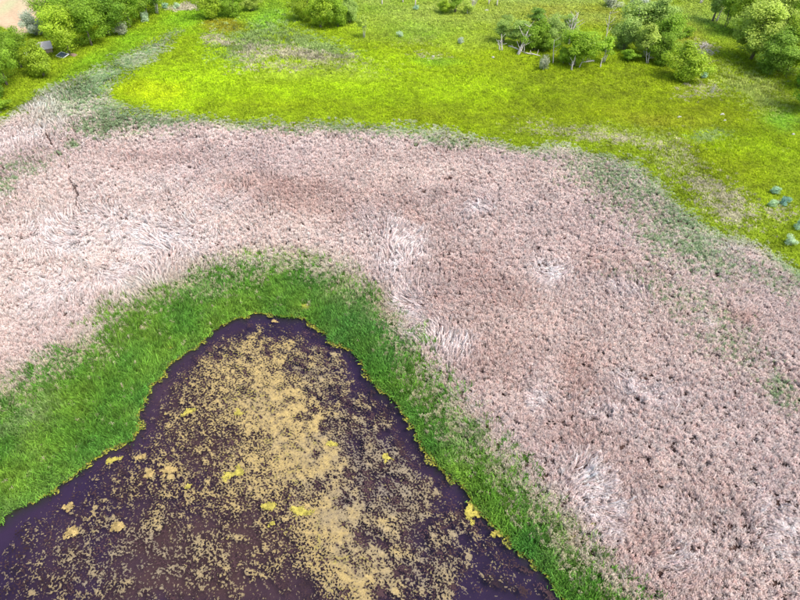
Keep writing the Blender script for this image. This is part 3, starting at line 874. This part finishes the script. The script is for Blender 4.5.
TREES = {
    'round':   make_tree(301, 8.0, 3.2, .7, 46, 300, .112),
    'round_b': make_tree(302, 8.0, 3.0, .6, 44, 300, .112),
    'broad':   make_tree(303, 9.0, 4.2, .8, 64, 300, .112, stems=2, lobe_r=.28),
    'upright': make_tree(304, 7.0, 1.8, .5, 30, 250, .104, lobe_r=.42),
    'upright_b': make_tree(305, 7.0, 2.0, .4, 30, 250, .104, stems=2, lobe_r=.40),
    'sparse':  make_tree(306, 6.0, 1.6, .5, 22, 85, .125, stems=2, lobe_r=.38, bark='pale_bark'),
    'sparse_b': make_tree(307, 6.0, 2.0, .5, 24, 90, .13, stems=3, lobe_r=.36, bark='pale_bark'),
    'bush':    make_tree(308, 4.5, 2.4, .25, 46, 250, .104, stems=4, trunk_r=.10, lobe_r=.32),
    'bush_b':  make_tree(309, 4.5, 2.6, .2, 46, 250, .104, stems=5, trunk_r=.10, lobe_r=.30),
    'thicket': make_tree(312, 8.0, 3.4, .4, 70, 300, .112, stems=3, lobe_r=.27),
    'thicket_b': make_tree(313, 8.0, 3.4, .3, 66, 300, .112, stems=3, lobe_r=.28),
    'shrub':   make_tree(310, 1.2, .85, .05, 24, 100, .055, stems=4, trunk_r=.04, lobe_r=.36, bark='snag'),
    'shrub_b': make_tree(314, 1.2, 1.0, .05, 26, 100, .058, stems=4, trunk_r=.04, lobe_r=.34, bark='snag'),
}
G_MID, G_YEL, G_DARK, G_PALE, G_BLUE, G_BRI = (.22, .36, .028), (.32, .45, .03), (.16, .29, .025), (.38, .49, .08), (.31, .44, .10), (.27, .43, .028)
SILVER, SAGE, TEAL, GREYG = (.46, .53, .40), (.50, .64, .42), (.36, .54, .36), (.38, .42, .28)
def place(name, kind, u, v, h, rad, colr, label, cat, group=None, lean=(0, 0)):
    tm, cm, H, R = TREES[kind]
    px, py = ground(u, v)
    root = obj(name, None, label=label, cat=cat, group=group, loc=(px, py, float(gz(np.array([px]), np.array([py]))[0])))
    root.empty_display_size = .5
    root.rotation_euler = (lean[0], lean[1], random.uniform(0, 6.28))
    if cat in ('tree', 'bush'): h, rad = h * 1.14, rad * (1.5 if group in (M_GRP, 'trees of the middle right thicket') else 1.28)
    root.scale = (rad / R, rad / R, h / H)
    obj('trunk', tm, root)
    c_ = obj('crown', cm, root)
    k = random.uniform(1.02, 1.2)
    c_.color = (colr[0] * k, colr[1] * k, colr[2] * k, 1)
    return root

L_GRP, R_GRP, M_GRP, T_GRP = 'trees at the top left by the field', 'trees of the right edge thicket', 'trees of the dead wood thicket', 'trees and bushes along the far meadow edge'
T = [
 # near-left clump
 ('cottonwood_tree', 'broad', 8, 86, 8.4, 3.2, G_MID, 'tall dark green tree with bare trunk showing, leftmost near the reeds', 'tree', L_GRP),
 ('cottonwood_tree', 'round', -14, 66, 8.0, 3.2, G_MID, 'tree cut by the left picture edge, behind the leftmost tall tree', 'tree', L_GRP),
 ('cottonwood_tree', 'round_b', 22, 68, 6.2, 2.5, G_MID, 'mid green tree between the leftmost tall tree and the rounded bush by the shed', 'tree', L_GRP),
 ('willow_bush', 'bush', 44, 76, 4.9, 2.5, G_YEL, 'rounded yellow green bush standing in front of the grey shed roof', 'bush', L_GRP),
 ('willow_bush', 'bush_b', -3, 98, 4.2, 1.9, G_DARK, 'dark green bush at the left picture edge below the tall trunk', 'bush', L_GRP),
 ('willow_bush', 'bush', 0, 111, 1.9, 1.4, G_BRI, 'low bright green bush at left picture edge touching the reeds', 'bush', L_GRP),
 # upper-left row
 ('cottonwood_tree', 'round_b', 70, 54, 7.8, 3.1, G_YEL, 'yellow green tree standing directly above the dark framed panel', 'tree', L_GRP),
 ('cottonwood_tree', 'round', 61, 38, 8.0, 2.9, G_MID, 'tall tree right of the silver bush, at the tan field corner', 'tree', L_GRP),
 ('cottonwood_tree', 'round', 92, 46, 8.4, 3.2, G_MID, 'full round tree, second from the left at the front of the upper row', 'tree', L_GRP),
 ('cottonwood_tree', 'round_b', 110, 36, 7.6, 3.0, G_DARK, 'darker tree, third from the left at the front of the upper row', 'tree', L_GRP),
 ('cottonwood_tree', 'round', 130, 28, 7.6, 2.8, G_MID, 'tree above the pale green shrub at the foot of the upper row', 'tree', L_GRP),
 ('cottonwood_tree', 'upright_b', 147, 19, 6.8, 2.4, G_MID, 'upright tree near the right end of the upper row', 'tree', L_GRP),
 ('cottonwood_tree', 'sparse_b', 157, 14, 6.0, 2.2, G_DARK, 'thin open tree ending the upper row on the right', 'tree', L_GRP),
 ('cottonwood_tree', 'round', 80, 28, 8.6, 3.4, G_BRI, 'bright crown rising behind the yellow green tree of the upper row', 'tree', L_GRP),
 ('cottonwood_tree', 'round_b', 104, 18, 8.6, 3.4, G_MID, 'crown behind the third tree of the upper row, cut by the top edge', 'tree', L_GRP),
 ('cottonwood_tree', 'broad', 134, 8, 8.6, 3.6, G_YEL, 'wide light crown at the top edge behind the upper row', 'tree', L_GRP),
 ('cottonwood_tree', 'round', 72, 14, 8.0, 3.0, G_MID, 'tree at the top edge beside the tan field', 'tree', L_GRP),
 ('cottonwood_tree', 'upright', 166, -2, 6.0, 2.0, G_MID, 'slim tree at the top edge above two little sage shrubs', 'tree', L_GRP),
 ('olive_bush', 'bush_b', 37, 36, 4.1, 2.0, SILVER, 'silvery grey bush between the tan field and the shed', 'bush', None),
 ('olive_bush', 'shrub', 122, 35, 2.2, 1.7, GREYG, 'pale grey green shrub at the foot of the upper row', 'shrub', None),
 ('olive_bush', 'shrub_b', 146, 22, 2.0, 1.2, SAGE, 'pale shrub under the upright tree of the upper row', 'shrub', None),
 # top centre bushes
 ('willow_bush', 'bush', 212, 19, 5.6, 2.3, G_YEL, 'yellow green bush left of two, above the orange brown patch', 'bush', T_GRP),
 ('willow_bush', 'bush_b', 232, 17, 4.8, 2.4, G_MID, 'mid green bush right of two, above the orange brown patch', 'bush', T_GRP),
 ('willow_bush', 'bush', 253, 11, 3.4, 2.0, G_PALE, 'pale low bush at top edge right of the orange brown patch', 'bush', T_GRP),
 ('willow_tree', 'bush_b', 305, 21, 5.4, 2.4, G_YEL, 'yellow green left end of the big willow thicket at top centre', 'bush', T_GRP),
 ('willow_tree', 'bush', 321, 28, 5.6, 2.5, G_YEL, 'front middle bush of the big willow thicket at top centre', 'bush', T_GRP),
 ('willow_tree', 'bush_b', 338, 27, 5.8, 2.5, (.24, .38, .025), 'bush with grey stems showing, right of middle in the willow thicket', 'bush', T_GRP),
 ('willow_tree', 'bush', 350, 23, 4.6, 1.8, G_BLUE, 'greyer right end bush of the willow thicket at top centre', 'bush', T_GRP),
 ('willow_tree', 'round', 328, 14, 6.0, 3.0, G_YEL, 'crown behind the willow thicket cut by the top edge', 'bush', T_GRP),
 ('sapling', 'sparse', 364, 38, 4.2, 1.2, G_PALE, 'thin pale sapling right of the willow thicket', 'tree', None),
 ('willow_bush', 'bush', 444, 14, 2.6, 1.5, G_YEL, 'small yellow green bush, left of the pair at top centre right', 'bush', T_GRP),
 ('willow_bush', 'upright_b', 455, 13, 4.2, 1.7, G_MID, 'darker small tree with trunk beside a yellow green bush at the top edge', 'bush', T_GRP),
 ('willow_bush', 'shrub', 468, 14, 2.2, 1.3, G_PALE, 'low pale shrub right of the darker small tree at the top edge', 'bush', T_GRP),
 # dead wood thicket
 ('young_tree', 'upright_b', 504, 43, 4.4, 1.5, G_BLUE, 'small blue green tree, leftmost of the dead wood thicket', 'tree', M_GRP),
 ('young_tree', 'upright_b', 519, 46, 4.2, 1.8, G_BLUE, 'open leafy sapling behind the leaning grey snag', 'tree', M_GRP),
 ('young_tree', 'bush', 534, 51, 4.9, 1.9, G_MID, 'mid green tree in the middle of the dead wood thicket', 'tree', M_GRP),
 ('young_tree', 'upright_b', 536, 26, 3.2, 1.3, (.19, .34, .05), 'compact dark green bush at the back of the dead wood thicket', 'bush', M_GRP),
 ('young_tree', 'bush_b', 553, 47, 5.0, 1.9, G_BLUE, 'grey green tree between the tan dead stems and the bright tree', 'tree', M_GRP),
 ('young_tree', 'bush', 544, 52, 3.0, 1.5, G_MID, 'low leafy tree below the tan dead stems', 'tree', M_GRP),
 ('young_tree', 'upright', 566, 40, 4.6, 1.3, G_BLUE, 'slim grey green tree beside the tall bleached snag', 'tree', M_GRP),
 ('young_tree', 'round_b', 574, 66, 5.8, 2.7, G_BRI, 'bright green multi stemmed tree at the right of the dead wood thicket', 'tree', M_GRP),
 ('young_tree', 'bush', 563, 64, 2.6, 1.3, G_BRI, 'small bright bush at the left foot of the bright multi stemmed tree', 'bush', M_GRP),
 ('dry_shrub', 'shrub_b', 543, 70, 2.6, 1.3, GREYG, 'thin grey green shrub standing alone in front of the dead wood thicket', 'shrub', M_GRP),
 # middle-right thicket
 ('young_tree', 'sparse', 603, 63, 4.6, 1.4, G_BRI, 'thin bright tree left of the middle thicket with a bleached snag above', 'tree', 'trees of the middle right thicket'),
 ('young_tree', 'bush_b', 624, 50, 5.2, 2.2, G_BLUE, 'greyish green tree at the left end of the middle right thicket', 'tree', 'trees of the middle right thicket'),
 ('willow_bush', 'bush', 628, 61, 1.9, 1.2, (.25, .42, .03), 'low vivid green bush at the foot of the middle right thicket', 'bush', 'trees of the middle right thicket'),
 ('young_tree', 'bush', 643, 58, 5.4, 2.4, G_PALE, 'pale green tree in the middle of the right centre thicket', 'tree', 'trees of the middle right thicket'),
 ('young_tree', 'bush_b', 660, 64, 4.6, 2.2, G_MID, 'dark mid green tree just left of the bright round tree', 'tree', 'trees of the middle right thicket'),
 ('young_tree', 'bush_b', 664, 50, 5.6, 2.5, G_MID, 'tree behind the bright round tree', 'tree', 'trees of the middle right thicket'),
 ('young_tree', 'bush', 684, 80, 5.2, 2.5, G_YEL, 'bright yellow green round tree at the front of the middle right thicket', 'tree', 'trees of the middle right thicket'),
 ('young_tree', 'sparse_b', 634, 30, 5.4, 2.6, G_BLUE, 'pale blue green tree at the back left of the middle right thicket', 'tree', 'trees of the middle right thicket'),
 ('young_tree', 'bush', 653, 30, 5.4, 2.6, G_BLUE, 'pale grey green tree at the back right of the middle right thicket', 'tree', 'trees of the middle right thicket'),
 ('willow_bush', 'shrub', 687, 38, 2.2, 1.5, G_BRI, 'small bright shrub by the pale brush pile', 'shrub', None),
 ('dry_shrub', 'shrub_b', 612, 7, 2.2, 2.6, GREYG, 'wide grey shrub at the top edge left of the middle right thicket', 'shrub', None),
 ('dry_shrub', 'shrub', 639, 5, 2.0, 2.4, SILVER, 'silver shrub at the top edge above the middle right thicket', 'shrub', None),
 ('dry_shrub', 'shrub', 703, 78, .9, .9, TEAL, 'small grey teal shrub right of the bright round tree', 'shrub', None),
 # right thicket
 ('cottonwood_tree', 'upright', 712, 22, 8.0, 1.8, G_BLUE, 'tree with grey trunk showing, leftmost of three trunks at the top right', 'tree', R_GRP),
 ('cottonwood_tree', 'upright_b', 725, 27, 8.0, 2.1, G_MID, 'tree with dark trunk showing, rightmost of three trunks at the top right', 'tree', R_GRP),
 ('cottonwood_tree', 'thicket', 750, 60, 8.8, 4.5, G_PALE, 'wide pale green tree on the left of the right edge thicket', 'tree', R_GRP),
 ('cottonwood_tree', 'thicket_b', 768, 74, 7.0, 3.4, (.22, .36, .04), 'front tree with grey trunk in the right edge thicket', 'tree', R_GRP),
 ('cottonwood_tree', 'thicket', 787, 72, 8.0, 3.6, G_YEL, 'yellow green tree in the middle of the right edge thicket', 'tree', R_GRP),
 ('cottonwood_tree', 'thicket_b', 774, 42, 8.6, 3.8, G_PALE, 'pale crown at the back of the right edge thicket', 'tree', R_GRP),
 ('cottonwood_tree', 'thicket', 742, 36, 8.0, 3.8, G_YEL, 'yellowish crown at the back left of the right edge thicket', 'tree', R_GRP),
 ('cottonwood_tree', 'thicket_b', 800, 44, 8.4, 3.6, G_BRI, 'bright crown at the top right corner', 'tree', R_GRP),
 ('cottonwood_tree', 'round', 798, 22, 7.4, 3.2, G_YEL, 'crown at the top right corner behind the others', 'tree', R_GRP),
 ('cottonwood_tree', 'thicket', 806, 112, 7.8, 2.8, (.16, .36, .025), 'dark green tree cut by the right picture edge, nearest of the right thicket', 'tree', R_GRP),
 ('cottonwood_tree', 'bush', 806, 88, 6.0, 2.4, G_BRI, 'tree at the right picture edge between the thicket and the nearest dark tree', 'tree', R_GRP),
 # sage shrubs
 ('sage_shrub', 'shrub', 774, 194, 1.0, .75, TEAL, 'upper left sage shrub of the three at the right meadow edge', 'shrub', 'sage shrubs in the meadow'),
 ('sage_shrub', 'shrub_b', 783.5, 205, 1.1, .80, (.24, .42, .34), 'darker teal sage shrub, right one of the three at the right meadow edge', 'shrub', 'sage shrubs in the meadow'),
 ('sage_shrub', 'shrub', 771.5, 207, 1.0, .70, (.42, .58, .34), 'pale green sage shrub, lower left of the three at the right meadow edge', 'shrub', 'sage shrubs in the meadow'),
 ('sage_shrub', 'shrub_b', 799, 230, 1.5, .85, TEAL, 'sage shrub cut by the right picture edge below the group of three', 'shrub', 'sage shrubs in the meadow'),
 ('sage_shrub', 'shrub', 789, 245, 1.1, .80, SAGE, 'whitish sage shrub at the border of reeds near the right edge', 'shrub', 'sage shrubs in the meadow'),
 ('sage_shrub', 'shrub_b', 400, 37, 1.1, .85, SAGE, 'round whitish shrub in the open meadow at top centre', 'shrub', 'sage shrubs in the meadow'),
 ('sage_shrub', 'shrub', 460.5, 44, 1.2, .85, SILVER, 'white grey shrub left of the dead wood thicket', 'shrub', 'sage shrubs in the meadow'),
 ('sage_shrub', 'shrub', 416, 10, .9, .8, TEAL, 'teal shrub at the foot of a grey snag at the top edge', 'shrub', 'sage shrubs in the meadow'),
 ('sage_shrub', 'shrub', 166, 9, 1.3, .95, TEAL, 'left one of two sage shrubs beside the pale bare patch at the top', 'shrub', 'sage shrubs in the meadow'),
 ('sage_shrub', 'shrub_b', 177, 9, 1.3, .95, SAGE, 'right one of two sage shrubs beside the pale bare patch at the top', 'shrub', 'sage shrubs in the meadow'),
]
for t in T: place(*t)

# ------------------------------------------------------------------ dead snags, logs and brush
def snag(u, v, h, r0, lean, mat, limbs, label, seed, group='dead snags', stems=1):
    rr = random.Random(seed)
    px, py = ground(u, v)
    root = obj('dead_snag', None, label=label, cat='dead tree', group=group, loc=(px, py, 0))
    for si in range(stems):
        m = MB()
        ln = Vector((lean[0] + (rr.uniform(-.25, .25) if si else 0), lean[1] + (rr.uniform(-.2, .2) if si else 0), 1))
        hh = h * (1 if si == 0 else rr.uniform(.5, .95))
        b0 = Vector((rr.uniform(-.35, .35) * (si > 0), rr.uniform(-.35, .35) * (si > 0), -.1))
        pts = [b0 + ln * hh * t + Vector((rr.uniform(-.07, .07), rr.uniform(-.07, .07), 0)) * h / 4 * (t > 0) for t in (0, .22, .45, .7, 1)]
        r0_ = r0 * .70
        m.tube(pts, [r0_ * 1.4, r0_, r0_ * .8, r0_ * .55, r0_ * .22], 7)
        tm = obj('trunk', m.mesh('trunk', M[mat], True), root)
        for _ in range(limbs):
            t = rr.uniform(.25, .95)
            s0 = b0 + ln * hh * t
            az = rr.uniform(0, 6.28); ll = h * rr.uniform(.14, .34)
            e = s0 + Vector((math.cos(az) * ll, math.sin(az) * ll, ll * rr.uniform(.3, 1.3)))
            lm = MB().tube([s0, s0.lerp(e, .5) + Vector((0, 0, -.05)), e], [r0 * .28, r0 * .2, r0 * .08], 5)
            obj('limb', lm.mesh('limb', M[mat], True), tm)
    return root
snag(502, 51, 3.0, .17, (-.12, .15), 'snag', 5, 'short broken grey snag at the left front of the dead wood thicket', 1, stems=2)
snag(517, 55, 5.0, .20, (.42, .30), 'snag', 7, 'grey snag leaning right at the front of the dead wood thicket', 2, stems=3)
snag(523.5, 54, 4.0, .08, (.03, .05), 'snag', 3, 'thin upright bleached stem beside the leaning grey snag', 3)
snag(546, 44, 4.6, .12, (.02, .1), 'tan_wood', 8, 'tan dead tree with bare twigs behind the middle tree', 4, stems=3)
snag(553, 40, 4.6, .11, (.1, .1), 'tan_wood', 8, 'second tan dead tree, right of the first one', 5, stems=3)
snag(569, 44, 5.6, .20, (.16, .1), 'snag', 8, 'tall bleached snag rising behind the bright multi stemmed tree', 6, stems=3)
snag(553, 64, 4.2, .12, (-.08, .1), 'snag', 4, 'bent grey stem left of the bright multi stemmed tree', 7)
snag(571, 70, 2.6, .15, (.12, .0), 'snag', 3, 'bare grey stem under the crown of the bright tree, left of two', 8, stems=2)
snag(579, 68, 2.6, .15, (.25, .0), 'snag', 3, 'leaning bare grey stem under the bright tree, right of two', 9)
snag(605, 42, 5.4, .13, (.0, .1), 'snag', 9, 'bleached white snag standing left of the middle right thicket', 10)
snag(600, 68, 1.8, .16, (.05, .1), 'snag', 2, 'short pale stump at the foot of the thin bright tree', 11)
snag(648, 64, 3.6, .12, (-.05, .1), 'snag', 5, 'grey stem between trees of the middle right thicket', 12, stems=2)
snag(712, 93, 1.9, .07, (.05, .0), 'snag', 8, 'small grey dead shrub alone in the right meadow', 13, stems=4)
snag(497, 6, 3.6, .17, (.02, .1), 'snag', 4, 'grey snag at the top edge above the dead wood thicket', 14)
snag(415, 7, 4.0, .18, (.03, .1), 'snag', 4, 'grey snag with a teal shrub at its foot, at the top edge', 15)
snag(403, 3, 3.6, .16, (-.03, .1), 'snag', 4, 'grey snag left of the one with the teal shrub at the top edge', 16)
snag(382, 5, 3.2, .17, (.0, .1), 'snag', 3, 'short grey trunk at the top edge right of the sapling', 17)
snag(472, 8, 3.0, .12, (.1, .1), 'snag', 8, 'twiggy grey dead bush at the top edge right of centre', 18, stems=4)
snag(489, 5, 2.2, .12, (-.1, .1), 'snag', 5, 'low grey dead bush left of the snag above the thicket', 19, stems=2)
snag(717, 22, 6.0, .13, (.05, .1), 'snag', 6, 'bare grey trunk in the middle of three trunks at the top right', 20, stems=2)
snag(700, 4, 3.6, .12, (.05, .1), 'snag', 7, 'twiggy grey dead tree at the top edge left of the three trunks', 21, stems=4)
snag(796, 34, 4.0, .12, (.0, .1), 'snag', 8, 'grey bare stems among crowns near the top right corner', 22, stems=4)
snag(769, 75, 3.2, .13, (.1, .1), 'snag', 3, 'pale trunk at the foot of the front tree of the right thicket', 23)

def log(u0, v0, u1, v1, r0, label, seed):
    a, b = Vector((*ground(u0, v0), 0)), Vector((*ground(u1, v1), 0))
    rr = random.Random(seed); d = b - a
    root = obj('fallen_log', None, label=label, cat='log', group='fallen logs', loc=a)
    pts = [d * t + Vector((rr.uniform(-.08, .08), rr.uniform(-.08, .08), .18 + .10 * math.sin(t * 3))) for t in (0, .3, .6, 1)]
    tm = obj('trunk', MB().tube(pts, [r0 * 1.2, r0, r0 * .85, r0 * .5], 8).mesh('trunk', M['snag'], True), root)
    for t in (.35, .55, .8):
        s0 = d * t + Vector((0, 0, .2)); e = s0 + Vector((rr.uniform(-.7, .7), rr.uniform(-.3, .7), rr.uniform(.3, .8)))
        obj('limb', MB().tube([s0, s0.lerp(e, .6), e], [r0 * .45, r0 * .3, r0 * .1], 5).mesh('limb', M['snag'], True), tm)
log(509, 47, 523, 53, .13, 'bleached log lying left in front of the dead wood thicket', 1)
log(524, 54, 540, 57, .12, 'bleached log lying below the middle tree of the dead wood thicket', 2)
log(594, 62, 583, 63.5, .15, 'pale log sticking out right of the bright multi stemmed tree', 3)
log(601, 46, 590, 44.5, .12, 'pale log left of the middle right thicket snag', 4)

def brush(u, v, rad, h, label, seed, n=46):
    rr = random.Random(seed)
    px, py = ground(u, v)
    root = obj('brush_pile', None, label=label, cat='brush pile', loc=(px, py, 0))
    for half in range(4):
        m = MB()
        for _ in range(n // 4):
            az, ll = rr.uniform(0, 6.28), rr.uniform(.6, 1.3)
            c0 = Vector((rr.uniform(-rad, rad), rr.uniform(-rad, rad) * .8, rr.uniform(.05, h)))
            dd = Vector((math.cos(az), math.sin(az), rr.uniform(-.1, .6))) * ll * .5
            p0, p1 = c0 - dd, c0 + dd
            p0.z = max(p0.z, .04); p1.z = max(p1.z, .04)
            m.tube([p0, c0, p1], [.05, .045, .02], 4)
        obj('branches', m.mesh('branches', M['snag']), root, kind='stuff')
brush(700, 47, 1.7, .5, 'pale heap of dead branches right of the middle right thicket', 1)
brush(706, 53, 1.1, .35, 'smaller pale heap of dead branches below the larger heap', 2, 28)

# ------------------------------------------------------------------ shed, lean-to, framed panel, soil heap
sx, sy = ground(44, 52)
shed = obj('shed', None, label='small shed with weathered grey gable roof half hidden by a bush', cat='shed', loc=(sx, sy, 0))
shed.rotation_euler.z = math.radians(-62)
W2, D2, HW, HR = 1.3, 1.5, .95, 1.75
for nm, bxs in (('wall', (-W2, W2, -D2, -D2 + .06, 0, HW)), ('wall', (-W2, W2, D2 - .06, D2, 0, HW)), ('wall', (-W2, -W2 + .06, -D2 + .062, D2 - .062, 0, HW)), ('wall', (W2 - .06, W2, -D2 + .062, D2 - .062, 0, HW))):
    obj(nm, MB().box(*bxs).mesh('wall', M['board']), shed)
for s_ in (-1, 1):
    m = MB()
    x0, x1 = (0.01 * s_, (W2 + .2) * s_)
    za, zb = HR, HW - .12
    c = [(x0, -D2 - .2, za), (x1, -D2 - .2, zb), (x1, D2 + .2, zb), (x0, D2 + .2, za)]
    m.hexa(c + [(p[0], p[1], p[2] + .05) for p in c])
    rf = obj('roof_slope', m.mesh('roof_slope', M['roof']), shed)
    for k in range(8):
        yk = -D2 - .1 + k * (2 * D2 + .2) / 7
        c2 = [(x0, yk - .02, za + .052), (x1, yk - .02, zb + .052), (x1, yk + .02, zb + .052), (x0, yk + .02, za + .052)]
        obj('seam', MB().hexa(c2 + [(p[0], p[1], p[2] + .03) for p in c2]).mesh('seam', M['roof']), rf)
for yk in (-D2 + .03, D2 - .03):
    obj('gable', mesh_from('gable', [(-W2, yk - .025, HW), (W2, yk - .025, HW), (0, yk - .025, HR - .03), (-W2, yk + .025, HW), (W2, yk + .025, HW), (0, yk + .025, HR - .03)],
        [(0, 1, 2), (5, 4, 3), (0, 3, 4, 1), (1, 4, 5, 2), (2, 5, 3, 0)], M['board']), shed)
obj('door', MB().box(-.4, .4, -D2 - .035, -D2 - .003, .05, .9).mesh('door', M['roof']), shed)

tx_, ty_ = ground(30, 60)
tk = obj('storage_tank', None, label='white painted box tank on short legs between trees left of the shed', cat='tank', loc=(tx_, ty_, 0))
tk.rotation_euler.z = math.radians(35)
obj('tank_body', MB().box(-.45, .45, -.9, .9, .35, 1.15).mesh('tank_body', M['white']), tk)
obj('lid', MB().box(-.2, .2, -.2, .2, 1.152, 1.24).mesh('lid', M['roof']), tk)
for a_ in (-.36, .36):
    for b_ in (-.75, .75):
        obj('leg', MB().box(a_ - .05, a_ + .05, b_ - .05, b_ + .05, 0, .349).mesh('leg', M['board']), tk)

qx, qy = ground(63, 56.5)
pn = obj('framed_panel', None, label='dark blue panel in pale frame lying on the grass below the upper row of trees', cat='panel', loc=(qx, qy, .05))
pn.rotation_euler = (math.radians(14), 0, math.radians(-30))
obj('pane', MB().box(-1.0, 1.0, -.62, .62, .2, .24).mesh('pane', M['panel']), pn)
for bxs in ((-1.1, 1.1, -.74, -.622, .18, .28), (-1.1, 1.1, .622, .74, .18, .28), (-1.1, -1.002, -.62, .62, .18, .28), (1.002, 1.1, -.62, .62, .18, .28)):
    obj('frame_bar', MB().box(*bxs).mesh('frame_bar', M['white']), pn)
for a_ in (-.9, .9):
    for b_, hh in ((-.5, .0), (.5, .0)):
        obj('leg', MB().box(a_ - .04, a_ + .04, b_ - .04, b_ + .04, -.3, .199).mesh('leg', M['board']), pn)

def lump(name, u, v, rx_, ry_, h, mat, label, cat, seed, group=None):
    r = np.random.default_rng(seed)
    px, py = ground(u, v)
    if cat == 'stone': rx_, ry_, h = rx_ * .8, ry_ * .8, h * .7
    nA, nR = 18, 6
    verts, faces = [(0, 0, h)], []
    ph = r.uniform(0, 6.28, 3)
    for k in range(1, nR + 1):
        f = k / nR
        for i in range(nA):
            t = 2 * math.pi * i / nA
            q = 1 + .18 * math.sin(2 * t + ph[0]) + .12 * math.sin(3 * t + ph[1]) + r.uniform(-.06, .06)
            q *= (1 + r.uniform(-.12, .12) * (cat == 'stone'))
            verts.append((rx_ * q * math.sin(f * 1.57) * math.cos(t), ry_ * q * math.sin(f * 1.57) * math.sin(t), h * math.cos(f * 1.57) * r.uniform(.85, 1.1) - .03 * (k == nR)))
    faces = [(0, 1 + i, 1 + (i + 1) % nA) for i in range(nA)]
    for k in range(nR - 1):
        b0 = 1 + k * nA
        faces += [(b0 + i, b0 + nA + i, b0 + nA + (i + 1) % nA, b0 + (i + 1) % nA) for i in range(nA)]
    return obj(name, mesh_from(name, verts, faces, M[mat]), label=label, cat=cat, group=group, loc=(px, py, 0))
lump('soil_heap', 74, 56, .8, .5, .45, 'soil', 'low heap of dark soil right of the framed panel', 'soil heap', 1)
lump('pale_stone', 679, 118, .42, .24, .45, 'rock', 'whitish stone alone in the olive meadow below the middle right thicket', 'stone', 2, 'pale stones in the meadow')
lump('pale_stone', 722, 115, .40, .22, .42, 'rock', 'whitish stone right of the centre of the right meadow', 'stone', 3, 'pale stones in the meadow')
lump('pale_stone', 724.5, 121, .32, .18, .34, 'rock', 'smaller pale stone just below another in the right meadow', 'stone', 4, 'pale stones in the meadow')
lump('pale_stone', 793, 135, .36, .22, .38, 'rock', 'pale stone near the right picture edge in lime grass', 'stone', 5, 'pale stones in the meadow')
lump('pale_stone', 433, 57, .42, .22, .42, 'rock', 'pale stone in the meadow below the white grey shrub', 'stone', 6, 'pale stones in the meadow')
lump('pale_stone', 493, 58, .42, .22, .42, 'rock', 'pale stone left of the dead wood thicket', 'stone', 7, 'pale stones in the meadow')
lump('pale_stone', 487, 11, .5, .3, .5, 'rock', 'grey stone at the top below a snag', 'stone', 8, 'pale stones in the meadow')
